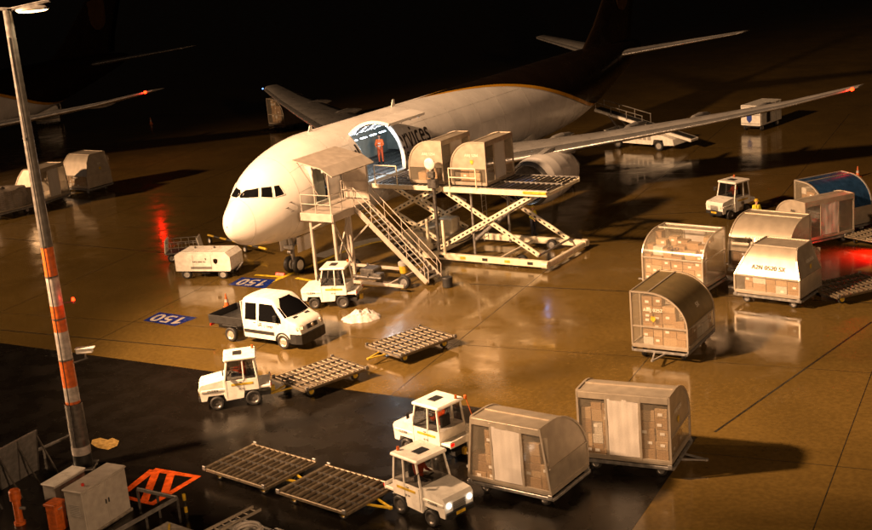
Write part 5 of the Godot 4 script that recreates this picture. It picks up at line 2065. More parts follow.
func cargo_loader() -> void:
	var fr := ac_frame()
	var base := Vector3(-10.2, 0, 12.1)
	var t := thing("cargo_loader", "cream scissor-lift cargo loader raised to the cargo door", "loader", fr * Transform3D(Basis(), base))
	var P := func(port: float, y: float, aft: float) -> Vector3: return Vector3(-port, y, aft) - base
	# ground frame
	var f := Acc.new()
	for a in [9.95, 14.4]:
		f.beam(P.call(5.9, 0.34, a), P.call(13.9, 0.34, a), 0.28, 0.36, 0.04)
	for po in [6.4, 13.75]:
		f.beam(P.call(po, 0.30, 10.1), P.call(po, 0.30, 14.3), 0.22, 0.3, 0.04)
	f.beam(P.call(10.6, 0.3, 10.1), P.call(10.6, 0.3, 14.3), 0.12, 0.16, 0.02)
	part(t, "ground_frame", f, M.cream)
	for q in [[13.7, 9.8], [13.7, 14.55]]:
		var bp := Acc.new()
		bp.tube(P.call(q[0] - 0.15, 0.34, q[1]), P.call(q[0] + 0.2, 0.34, q[1]), 0.2, 0.2, 12)
		part(t, "corner_buffer", bp, M.cream)
	# front chassis with wheels, engine housing
	var ch := Acc.new()
	ch.box(P.call(5.2, 0.62, 12.2), Vector3(1.9, 0.36, 4.4), 0.05)
	ch.box(P.call(6.0, 0.95, 9.95), Vector3(0.8, 0.7, 0.42), 0.05)
	part(t, "front_chassis", ch, M.cream)
	var eh := Acc.new()
	eh.box(P.call(5.0, 1.1, 11.6), Vector3(1.4, 0.7, 2.2), 0.06)
	eh.box(P.call(5.6, 1.2, 13.4), Vector3(0.9, 0.9, 0.9), 0.06)
	part(t, "engine_housing", eh, M.cream)
	for a in [10.1, 14.2]:
		for po in [4.5]:
			wheel(t, "wheel", P.call(po, 0.5, a), 0.5, 0.36, Vector3.BACK, M.galv)
		wheel(t, "wheel", P.call(12.0, 0.3, a + (0.35 if a < 12 else -0.35)), 0.3, 0.25, Vector3.BACK, M.galv)
	# main scissors, one X each side
	for a in [10.35, 13.85]:
		scissor_arm(t, P.call(6.7, 0.62, a), P.call(13.0, 4.0, a), M.cream)
		scissor_arm(t, P.call(13.0, 0.62, a + 0.16), P.call(7.2, 4.0, a + 0.16), M.cream)
	var tie := Acc.new()
	for q in [[6.7, 0.62], [13.0, 0.62], [9.95, 2.35]]:
		tie.tube(P.call(q[0], q[1], 10.35), P.call(q[0], q[1], 14.0), 0.06, 0.06, 10)
	tie.tube(P.call(8.0, 0.7, 12.1), P.call(10.6, 2.7, 12.1), 0.11, 0.11, 12)
	part(t, "cross_shaft", tie, M.galv)
	# bridge scissors: two stacked X
	for a in [10.6, 13.6]:
		for lev in [[0.95, 2.5], [2.5, 4.0]]:
			scissor_arm(t, P.call(3.6, lev[0], a), P.call(6.6, lev[1], a), M.cream)
			scissor_arm(t, P.call(6.6, lev[0], a + 0.15), P.call(3.6, lev[1], a + 0.15), M.cream)
	# main platform: side beams, rollers
	var pf := Acc.new()
	for a in [10.0, 13.75]:
		pf.beam(P.call(7.6, 4.14, a), P.call(14.0, 4.14, a), 0.14, 0.3, 0.03)
	for po in [7.7, 9.2, 10.7, 12.2, 13.9]:
		pf.beam(P.call(po, 4.08, 10.05), P.call(po, 4.08, 13.7), 0.14, 0.18, 0.02)
	part(t, "main_platform", pf, M.cream)
	var rm := Acc.new()
	rm.tube(Vector3(0, 0, -0.84), Vector3(0, 0, 0.84), 0.06, 0.06, 8)
	var rmm := rm.mesh()
	for k in 20:
		for a in [10.98, 12.76]:
			part(t, "roller", rmm, M.steel, P.call(7.9 + k * 0.31, 4.24, a))
	var tr := Acc.new()
	for a in [10.1, 11.85, 13.65]:
		tr.beam(P.call(7.7, 4.27, a), P.call(13.95, 4.27, a), 0.06, 0.1)
	part(t, "roller_rail", tr, M.galv)
	var ed := Acc.new()
	ed.box(P.call(13.3, 4.2, 9.9), Vector3(1.4, 0.14, 0.1), 0.02)
	part(t, "edge_marking", ed, M.yellow)
	# bridge platform
	var bp2 := Acc.new()
	for a in [10.05, 13.75]:
		bp2.beam(P.call(2.75, 4.14, a), P.call(7.45, 4.14, a), 0.14, 0.26, 0.03)
	for po in [2.9, 4.4, 5.9, 7.35]:
		bp2.beam(P.call(po, 4.08, 10.1), P.call(po, 4.08, 13.7), 0.14, 0.18, 0.02)
	part(t, "bridge_platform", bp2, M.cream)
	for k in 15:
		for a in [10.98, 12.76]:
			part(t, "roller", rmm, M.galv, P.call(3.0 + k * 0.31, 4.24, a))
	# rails on the near side
	for q in [[8.05, 9.75], [3.1, 4.6]]:
		var r := Acc.new()
		for y in [4.85, 5.35]:
			r.tube(P.call(q[0], y, 9.92), P.call(q[1], y, 9.92), 0.035, 0.035, 8)
		for u in [0.0, 1.0]:
			r.tube(P.call(lerpf(q[0], q[1], u), 4.2, 9.92), P.call(lerpf(q[0], q[1], u), 5.35, 9.92), 0.035, 0.035, 8)
		part(t, "guard_rail", r, M.cream)
	# operator stand with post and round lamp
	var po := Acc.new()
	po.beam(P.call(7.05, 0.7, 9.85), P.call(7.05, 5.6, 9.85), 0.16, 0.16, 0.02, Vector3(1, 0, 0))
	po.box(P.call(7.1, 4.5, 9.75), Vector3(0.55, 0.5, 0.4), 0.04)
	po.box(P.call(7.05, 5.0, 9.72), Vector3(0.4, 0.35, 0.25), 0.03)
	part(t, "operator_stand", po, M.steel)
	var wl := Acc.new()
	wl.lathe([Vector2(0.0, 0.0), Vector2(0.02, 0.24), Vector2(0.08, 0.33), Vector2(0.14, 0.33), Vector2(0.22, 0.1), Vector2(0.22, 0.0)], P.call(7.05, 5.62, 9.52), Vector3(0, 0, 1), 20)
	part(t, "round_mirror", wl, M.white)
	for q in [6.35, 7.4]:
		var up := Acc.new()
		up.beam(P.call(q, 0.5, 9.9), P.call(q, 2.4, 9.9), 0.14, 0.14, 0.02, Vector3(1, 0, 0))
		part(t, "upright", up, M.cream)
	for q in [[9.0, 10.5], [9.6, 13.4]]:
		var up := Acc.new()
		up.tube(P.call(q[0], 0.4, q[1]), P.call(q[0], 4.05, q[1]), 0.07, 0.07, 8)
		part(t, "guide_post", up, M.galv)
	for q in [[10.5, 0.9], [13.7, 0.9]]:
		var hz := Acc.new()
		var hp := []
		for k in 12:
			var u := k / 11.0
			hp.append(P.call(lerpf(6.6, 9.9, u), lerpf(0.8, 2.4, u) - 0.5 * sin(PI * u), q[0] + 0.25))
		hz.path(hp, 0.03, 6)
		part(t, "hydraulic_hose", hz, M.dark)
	for k in 5:
		var wd := Acc.new()
		wd.box(P.call(7.2 + k * 1.4, 0.36, 9.806), Vector3(0.34, 0.16, 0.008))
		part(t, "warning_label", wd, M.yellow if k % 2 else M.dark)
	# ladder
	var la := Acc.new()
	for a in [12.9, 13.35]:
		la.tube(P.call(8.2, 0.5, a), P.call(8.2, 4.1, a), 0.025, 0.025, 6)
	for k in 11:
		la.tube(P.call(8.2, 0.7 + k * 0.3, 12.9), P.call(8.2, 0.7 + k * 0.3, 13.35), 0.02, 0.02, 6)
	part(t, "ladder", la, M.galv)
	# blue-white work lamp under the platform
	var bl := Acc.new()
	bl.box(P.call(11.6, 3.72, 13.6), Vector3(0.14, 0.1, 0.14), 0.02)
	part(t, "work_lamp", bl, M.lamp_blue)
	var ol := OmniLight3D.new()
	ol.name = "work_lamp_light"
	ol.light_color = Color(0.5, 0.7, 1.0)
	ol.light_energy = 0.15
	ol.light_size = 0.1
	ol.omni_range = 30.0
	ol.omni_attenuation = 2.0
	ol.shadow_enabled = true
	t.add_child(ol)
	ol.position = P.call(11.6, 3.58, 13.6)

# ------------------------------------------------------------------ people: one skin grown round tapered bones
func bone_mesh(acc: Acc, bones: Array, cell: float, k := 0.035) -> void:
	var lo := Vector3.ONE * 1e9
	var hi := -lo
	for b in bones:
		for e in [[b[0], b[2]], [b[1], b[3]]]:
			lo = lo.min(e[0] - Vector3.ONE * (e[1] + cell * 3))
			hi = hi.max(e[0] + Vector3.ONE * (e[1] + cell * 3))
	var n := Vector3i(((hi - lo) / cell).ceil()) + Vector3i.ONE
	var d := PackedFloat32Array()
	d.resize(n.x * n.y * n.z)
	d.fill(1.0)
	var who := PackedInt32Array()
	who.resize(d.size())
	var best := PackedFloat32Array()
	best.resize(d.size())
	best.fill(9.0)
	for bi in bones.size():
		var b: Array = bones[bi]
		var a: Vector3 = b[0]
		var ab: Vector3 = b[1] - a
		var l2 := maxf(ab.length_squared(), 1e-9)
		var rr: float = maxf(b[2], b[3]) + 0.07
		var m0 := Vector3i(((a.min(b[1]) - Vector3.ONE * rr - lo) / cell).floor()).clamp(Vector3i.ZERO, n - Vector3i.ONE)
		var m1 := Vector3i(((a.max(b[1]) + Vector3.ONE * rr - lo) / cell).ceil()).clamp(Vector3i.ZERO, n - Vector3i.ONE)
		for z in range(m0.z, m1.z + 1):
			for y in range(m0.y, m1.y + 1):
				for x in range(m0.x, m1.x + 1):
					var p := lo + Vector3(x, y, z) * cell
					var h := clampf((p - a).dot(ab) / l2, 0.0, 1.0)
					var s: float = (p - a - ab * h).length() - lerpf(b[2], b[3], h)
					var i := x + n.x * (y + n.y * z)
					if s < best[i]:
						best[i] = s
						who[i] = bi
					var o := d[i]
					var q := maxf(k - absf(o - s), 0.0) / k
					d[i] = minf(o, s) - q * q * k * 0.25
	var vid := {}
	var vp := PackedVector3Array()
	var vc := PackedColorArray()
	for z in n.z - 1:
		for y in n.y - 1:
			for x in n.x - 1:
				var i := x + n.x * (y + n.y * z)
				var inside := 0
				for c in 8:
					if d[i + (c & 1) + n.x * (((c >> 1) & 1) + n.y * (c >> 2))] < 0.0:
						inside += 1
				if inside == 0 or inside == 8:
					continue
				var sum := Vector3.ZERO
				var cnt := 0
				for c in 8:
					for e in [1, 2, 4]:
						if c & e:
							continue
						var c2: int = c | e
						var da := d[i + (c & 1) + n.x * (((c >> 1) & 1) + n.y * (c >> 2))]
						var db := d[i + (c2 & 1) + n.x * (((c2 >> 1) & 1) + n.y * (c2 >> 2))]
						if (da < 0.0) != (db < 0.0):
							var t := da / (da - db)
							sum += Vector3(c & 1, (c >> 1) & 1, c >> 2).lerp(Vector3(c2 & 1, (c2 >> 1) & 1, c2 >> 2), t)
							cnt += 1
				vid[i] = vp.size()
				vp.append(lo + (Vector3(x, y, z) + sum / cnt) * cell)
				vc.append(bones[who[i]][4])
	var vn := PackedVector3Array()
	vn.resize(vp.size())
	var faces := []
	var st := [1, n.x, n.x * n.y]
	for i in vid:
		for ax in 3:
			var j: int = i + st[ax]
			if j >= d.size() or (d[i] < 0.0) == (d[j] < 0.0):
				continue
			var u: int = st[(ax + 1) % 3]
			var w: int = st[(ax + 2) % 3]
			if not (vid.has(i - u) and vid.has(i - w) and vid.has(i - u - w)):
				continue
			var q := [vid[i], vid[i - u], vid[i - u - w], vid[i - w]]
			var nn: Vector3 = (vp[q[2]] - vp[q[0]]).cross(vp[q[3]] - vp[q[1]])
			var dir := Vector3.ZERO
			dir[ax] = 1.0 if d[i] < 0.0 else -1.0
			if nn.dot(dir) < 0.0:
				nn = -nn
			for e in q:
				vn[e] += nn
			faces.append(q)
	for q in faces:
		for tr in [[0, 1, 2], [0, 2, 3]]:
			var a: int = q[tr[0]]
			var b: int = q[tr[1]]
			var c: int = q[tr[2]]
			var before := acc.v.size()
			acc.tris(vp[a], vp[b], vp[c], vn[a].normalized(), vn[b].normalized(), vn[c].normalized())
			if acc.v.size() > before:
				var cc: Color = vc[a]
				acc.col.append(cc); acc.col.append(cc); acc.col.append(cc)

const SKIN := Color(0.42, 0.24, 0.16)
const HAIR := Color(0.05, 0.03, 0.02)

# hand at w, pointing along f, palm normal p, thumb towards s
func hand(acc: Acc, w: Vector3, f: Vector3, p: Vector3, col: Color) -> void:
	var s := f.cross(p).normalized()
	var b := [[w, w + f * 0.05, 0.024, 0.026, col], [w + f * 0.04 - s * 0.02, w + f * 0.085 - s * 0.026, 0.018, 0.016, col], [w + f * 0.04 + s * 0.02, w + f * 0.085 + s * 0.026, 0.018, 0.016, col]]
	for k in 4:
		var o := (k - 1.5) * 0.021
		var ln: float = [0.062, 0.076, 0.072, 0.056][k]
		var r := w + f * 0.085 + s * o
		var m := r + f * ln * 0.55 + p * 0.006
		var e := m + f * ln * 0.33 + p * 0.022
		b.append([r, m, 0.0098, 0.0092, col])
		b.append([m, e, 0.0092, 0.0082, col])
	var th := w + f * 0.03 - s * 0.026
	var t2 := th + f * 0.03 - s * 0.03 + p * 0.008
	b.append([th, t2, 0.013, 0.011, col])
	b.append([t2, t2 + f * 0.03 + p * 0.008, 0.011, 0.009, col])
	bone_mesh(acc, b, 0.006, 0.008)

# head centre h, facing f
func head(acc: Acc, h: Vector3, f: Vector3, hair: Color) -> void:
	var s := f.cross(Vector3.UP).normalized()
	var b := [[h + Vector3(0, 0.03, 0) - f * 0.015, h + Vector3(0, 0.035, 0) + f * 0.02, 0.088, 0.082, SKIN], [h + f * 0.02 - Vector3(0, 0.04, 0), h + f * 0.05 - Vector3(0, 0.085, 0), 0.062, 0.036, SKIN], [h + f * 0.095 + Vector3(0, 0.01, 0), h + f * 0.118 - Vector3(0, 0.025, 0), 0.012, 0.017, SKIN], [h + f * 0.088 - s * 0.02 - Vector3(0, 0.062, 0), h + f * 0.088 + s * 0.02 - Vector3(0, 0.062, 0), 0.011, 0.011, Color(0.35, 0.13, 0.1)]]
	for q in [-1.0, 1.0]:
		b.append([h + s * 0.088 * q + Vector3(0, 0.02, 0), h + s * 0.086 * q - Vector3(0, 0.02, 0), 0.016, 0.012, SKIN])
		b.append([h + f * 0.084 + s * 0.034 * q + Vector3(0, 0.012, 0), h + f * 0.085 + s * 0.034 * q + Vector3(0, 0.012, 0), 0.013, 0.013, Color(0.03, 0.03, 0.03)])
	b.append([h + Vector3(0, 0.055, 0) - f * 0.03, h + Vector3(0, 0.07, 0) + f * 0.025, 0.085, 0.072, hair])
	b.append([h - f * 0.04 + Vector3(0, 0.02, 0), h - f * 0.045 - Vector3(0, 0.03, 0), 0.075, 0.06, hair])
	bone_mesh(acc, b, 0.009, 0.018)

# faces +X; feet at y = 0
func standing_body(top: Color, legs: Color, reach := 0.0) -> ArrayMesh:
	var a := Acc.new()
	var b := []
	for s in [-1.0, 1.0]:
		b.append([Vector3(0, 0.92, 0.09 * s), Vector3(0.02, 0.5, 0.11 * s), 0.098, 0.07, legs])
		b.append([Vector3(0.02, 0.5, 0.11 * s), Vector3(-0.02, 0.1, 0.12 * s), 0.066, 0.05, legs])
		b.append([Vector3(-0.03, 0.05, 0.12 * s), Vector3(0.17, 0.04, 0.15 * s), 0.05, 0.04, Color(0.02, 0.02, 0.02)])
		b.append([Vector3(0.0, 1.42, 0.17 * s), Vector3(-0.02 + reach * 0.12, 1.16, 0.25 * s), 0.066, 0.052, top])
		b.append([Vector3(-0.02 + reach * 0.12, 1.16, 0.25 * s), Vector3(0.08 + reach * 0.25, 0.95 + reach * 0.12, 0.24 * s - reach * 0.12 * s), 0.05, 0.038, top])
	b.append([Vector3(0, 0.96, 0), Vector3(0, 1.2, 0), 0.14, 0.135, top])
	b.append([Vector3(0, 0.95, -0.06), Vector3(0, 0.95, 0.06), 0.125, 0.125, legs])
	b.append([Vector3(0, 1.2, -0.06), Vector3(0, 1.38, -0.08), 0.125, 0.11, top])
	b.append([Vector3(0, 1.2, 0.06), Vector3(0, 1.38, 0.08), 0.125, 0.11, top])
	b.append([Vector3(0, 1.43, 0), Vector3(0.015, 1.54, 0), 0.06, 0.052, SKIN])
	bone_mesh(a, b, 0.02)
	head(a, Vector3(0.02, 1.64, 0), Vector3.RIGHT, HAIR)
	for s in [-1.0, 1.0]:
		hand(a, Vector3(0.09 + reach * 0.25, 0.93 + reach * 0.12, 0.24 * s - reach * 0.12 * s), Vector3(0.25 + reach, -1.0 + reach * 0.7, 0).normalized(), Vector3(0, 0, -s), SKIN)
	return a.mesh()

# sits facing +X; seat height at y = 0
func seated_body(top: Color, legs: Color) -> ArrayMesh:
	var a := Acc.new()
	var b := []
	for s in [-1.0, 1.0]:
		b.append([Vector3(0, 0.09, 0.09 * s), Vector3(0.42, 0.1, 0.13 * s), 0.095, 0.07, legs])
		b.append([Vector3(0.42, 0.1, 0.13 * s), Vector3(0.46, -0.32, 0.13 * s), 0.066, 0.05, legs])
		b.append([Vector3(0.45, -0.37, 0.13 * s), Vector3(0.62, -0.38, 0.14 * s), 0.05, 0.04, Color(0.02, 0.02, 0.02)])
		b.append([Vector3(-0.05, 0.56, 0.17 * s), Vector3(0.1, 0.34, 0.23 * s), 0.066, 0.052, top])
		b.append([Vector3(0.1, 0.34, 0.23 * s), Vector3(0.34, 0.38, 0.15 * s), 0.05, 0.038, top])
	b.append([Vector3(0, 0.1, 0), Vector3(-0.04, 0.34, 0), 0.14, 0.135, top])
	b.append([Vector3(-0.04, 0.34, -0.06), Vector3(-0.05, 0.52, -0.08), 0.125, 0.11, top])
	b.append([Vector3(-0.04, 0.34, 0.06), Vector3(-0.05, 0.52, 0.08), 0.125, 0.11, top])
	b.append([Vector3(-0.05, 0.57, 0), Vector3(-0.03, 0.68, 0), 0.06, 0.052, SKIN])
	bone_mesh(a, b, 0.02)
	head(a, Vector3(-0.02, 0.78, 0), Vector3.RIGHT, HAIR)
	for s in [-1.0, 1.0]:
		hand(a, Vector3(0.35, 0.385, 0.15 * s), Vector3(1, 0.15, -0.25 * s).normalized(), Vector3(0, -1, 0), SKIN)
	return a.mesh()

func hi_vis(parent: Node3D, y0: float, y1: float) -> void:
	for y in [y0, y1]:
		var a := Acc.new()
		a.lathe([Vector2(-0.03, 0.150), Vector2(0.03, 0.150)], Vector3(0, y, 0), Vector3.UP, 16)
		part(parent, "reflective_band", a, M.ink_pale)

func helmet(parent: Node3D, c: Vector3, m: Material) -> void:
	var a := Acc.new()
	a.lathe([Vector2(-0.01, 0.15), Vector2(0.0, 0.125), Vector2(0.06, 0.115), Vector2(0.11, 0.07), Vector2(0.13, 0.0)], c, Vector3.UP, 18)
	part(parent, "helmet", a, m)

func build_people(trs: Array) -> void:
	var orange := Color(0.75, 0.13, 0.02)
	var dark := Color(0.03, 0.03, 0.045)
	var yellow := Color(0.55, 0.50, 0.03)
	var fr := ac_frame()
	var p0 := g(381.5, 163, 4.29)
	var face := yaw_of((Vector3(0, 0, 0) - p0).normalized() * Vector3(1, 0, 1))
	var a := thing("person", "person in an orange jacket standing inside the open cargo door", "person", at_yaw(p0, face - 0.3))
	part(a, "body", standing_body(orange, Color(0.6, 0.09, 0.02), 0.9), M.person)
	hi_vis(a, 1.08, 1.24)
	var p1 := g(534, 235, 0.0)
	var b := thing("person", "person in yellow vest and helmet behind the loader's scissor arms", "person", at_yaw(p1, face + 0.6))
	part(b, "body", standing_body(yellow, dark, 0.6), M.person)
	helmet(b, Vector3(0.02, 1.70, 0), M.yellow)
	var p2 := g(757, 230, 0.0)
	var c := thing("person", "person in yellow vest and helmet beside the tractor near the blue container", "person", at_yaw(p2, face + 0.2))
	part(c, "body", standing_body(yellow, dark, 0.3), M.person)
	helmet(c, Vector3(0.02, 1.70, 0), M.yellow)
	var sit := seated_body(Color(0.72, 0.10, 0.02), dark)
	var labs := ["driver in orange-red jacket in the tractor pulling empty dollies leftward", "driver in orange-red jacket in the tractor with lit headlights", "driver in orange-red jacket in the tractor by the blue container", "driver in orange-red jacket in the tractor towing the grey container"]
	for k in trs.size():
		var d := thing("person", labs[k], "person", trs[k] * Transform3D(Basis(), Vector3(-0.35, 1.07, 0)), "tractor drivers")
		part(d, "body", sit, M.person)

# ------------------------------------------------------------------ street furniture
func traffic_cone(p: Vector3, label: String) -> void:
	var t := thing("traffic_cone", label, "cone", at_yaw(p, 0.3), "traffic cones on the apron")
	var b := Acc.new()
	b.box(Vector3(0, 0.02, 0), Vector3(0.36, 0.04, 0.36), 0.012)
	part(t, "base", b, M.orange)
	var c := Acc.new()
	c.lathe([Vector2(0.04, 0.14), Vector2(0.28, 0.10), Vector2(0.44, 0.073), Vector2(0.72, 0.028), Vector2(0.74, 0.0)], Vector3.ZERO, Vector3.UP, 16)
	part(t, "cone", c, M.orange)
	var w := Acc.new()
	w.lathe([Vector2(0.28, 0.104), Vector2(0.44, 0.077)], Vector3.ZERO, Vector3.UP, 16)
	part(t, "reflective_band", w, M.paint_white)

func lamp_mast() -> void:
	var base := g(84, 468)
	var t := thing("lamp_mast", "tall apron lamp mast with orange and white bands and lit lamp", "lamp mast", at_yaw(base, 0.0))
	var rad := func(y: float) -> float: return lerpf(0.30, 0.145, y / 16.7)
	var band := [[0.0, 0.62, "dark"], [0.62, 0.95, "paint_white"], [0.95, 2.62, "steel"], [2.62, 2.72, "orange"], [2.72, 3.28, "paint_white"], [3.28, 4.33, "orange"], [4.33, 5.41, "paint_white"], [5.41, 6.4, "orange"], [6.4, 7.49, "paint_white"], [7.49, 8.61, "orange"], [8.61, 16.9, "pole"]]
	for b in band:
		var a := Acc.new()
		var extra := 0.05 if b[2] in ["steel", "dark"] else (0.06 if b[1] == 0.95 else 0.0)
		a.lathe([Vector2(b[0], rad.call(b[0]) + extra), Vector2(b[1], rad.call(b[1]) + extra)], Vector3.ZERO, Vector3.UP, 24)
		part(t, "mast_section" if b[2] in ["steel", "dark", "pole"] else "painted_band", a, M[b[2]])
	for y in [8.61, 5.9, 4.33, 7.49, 12.5]:
		var a := Acc.new()
		a.lathe([Vector2(-0.03, rad.call(y) + 0.012), Vector2(0.03, rad.call(y) + 0.012)], Vector3(0, y, 0), Vector3.UP, 24)
		part(t, "clamp_ring", a, M.steel)
	var cable := Acc.new()
	cable.tube(Vector3(-0.05, 1.0, 0.36), Vector3(-0.03, 16.0, 0.17), 0.02, 0.02, 6)
	part(t, "cable", cable, M.dark)
	var ft := Acc.new()
	ft.box(Vector3(0, 0.06, 0), Vector3(0.95, 0.12, 0.95), 0.03)
	part(t, "foot_plate", ft, M.steel)
	# lamp head on a short arm
	var arm := Acc.new()
	arm.beam(Vector3(0, 16.9, 0), Vector3(1.5, 17.1, 0), 0.1, 0.12, 0.02)
	arm.beam(Vector3(-0.9, 17.05, 0), Vector3(0.2, 16.9, 0), 0.1, 0.12, 0.02)
	part(t, "lamp_arm", arm, M.steel)
	var hd := Acc.new()
	var rows := []
	for s in [[0.28, 0.02, 0.02], [0.34, 0.16, 0.10], [0.6, 0.24, 0.17], [0.95, 0.24, 0.19], [1.3, 0.18, 0.13], [1.42, 0.02, 0.02]]:
		var r := PackedVector3Array()
		for k in 13:
			var an := PI * k / 12.0
			r.append(Vector3(s[0], 16.83 + sin(an) * s[2], cos(an) * s[1]))
		rows.append(r)
	hd.grid(rows, false, true)
	part(t, "lamp_housing", hd, M.steel)
	var ln := Acc.new()
	var lr := []
	for s in [[0.32, 0.02, 0.01], [0.4, 0.15, 0.05], [0.65, 0.2, 0.075], [0.95, 0.2, 0.075], [1.28, 0.14, 0.05], [1.38, 0.02, 0.01]]:
		var r := PackedVector3Array()
		for k in 13:
			var an := PI * k / 12.0
			r.append(Vector3(s[0], 16.82 - sin(an) * s[2], cos(an) * s[1]))
		lr.append(r)
	ln.grid(lr, false, false)
	part(t, "lamp_glass", ln, M.lamp_sodium)
	var s := SpotLight3D.new()
	s.name = "street_lamp"
	s.light_color = Color(1.0, 0.86, 0.66)
	s.light_energy = 7.0
	s.light_size = 0.25
	s.spot_angle = 80.0
	s.spot_angle_attenuation = 0.5
	s.spot_range = 80.0
	s.spot_attenuation = 2.0
	s.shadow_enabled = true
	t.add_child(s)
	s.transform = Transform3D(Basis(Vector3.RIGHT, -PI / 2), Vector3(0.85, 16.66, 0))
	# red obstruction lamp on a bracket
	var rb := Acc.new()
	rb.tube(Vector3(0.2, 6.45, 0), Vector3(0.62, 6.45, 0.0), 0.025, 0.025, 6)
	rb.tube(Vector3(0.62, 6.40, 0), Vector3(0.62, 6.50, 0.0), 0.05, 0.05, 10)
	part(t, "lamp_bracket", rb, M.steel)
	var rl := Acc.new()
	rl.lathe([Vector2(0.0, 0.06), Vector2(0.07, 0.06), Vector2(0.12, 0.035), Vector2(0.13, 0.0)], Vector3(0.62, 6.5, 0), Vector3.UP, 12)
	part(t, "obstruction_lamp", rl, M.lamp_red)
	var ro := OmniLight3D.new()
	ro.name = "obstruction_lamp_light"
	ro.light_color = Color(1.0, 0.08, 0.02)
	ro.light_energy = 0.25
	ro.light_size = 0.08
	ro.omni_range = 20.0
	ro.omni_attenuation = 2.0
	ro.shadow_enabled = true
	ro.position = Vector3(0.66, 6.57, 0.22)
	t.add_child(ro)
	# camera on a bracket
	var cb := Acc.new()
	cb.beam(Vector3(0.2, 4.15, 0), Vector3(0.8, 4.3, 0), 0.05, 0.05)
	cb.tube(Vector3(0.72, 4.28, 0), Vector3(0.72, 4.48, 0), 0.04, 0.04, 8)
	part(t, "camera_bracket", cb, M.galv)
	var cc := Acc.new()
	cc.box(Vector3(0.72, 4.58, 0), Vector3(0.62, 0.18, 0.2), 0.03)
	cc.box(Vector3(0.76, 4.69, 0), Vector3(0.72, 0.03, 0.26), 0.01)
	part(t, "security_camera", cc, M.white)

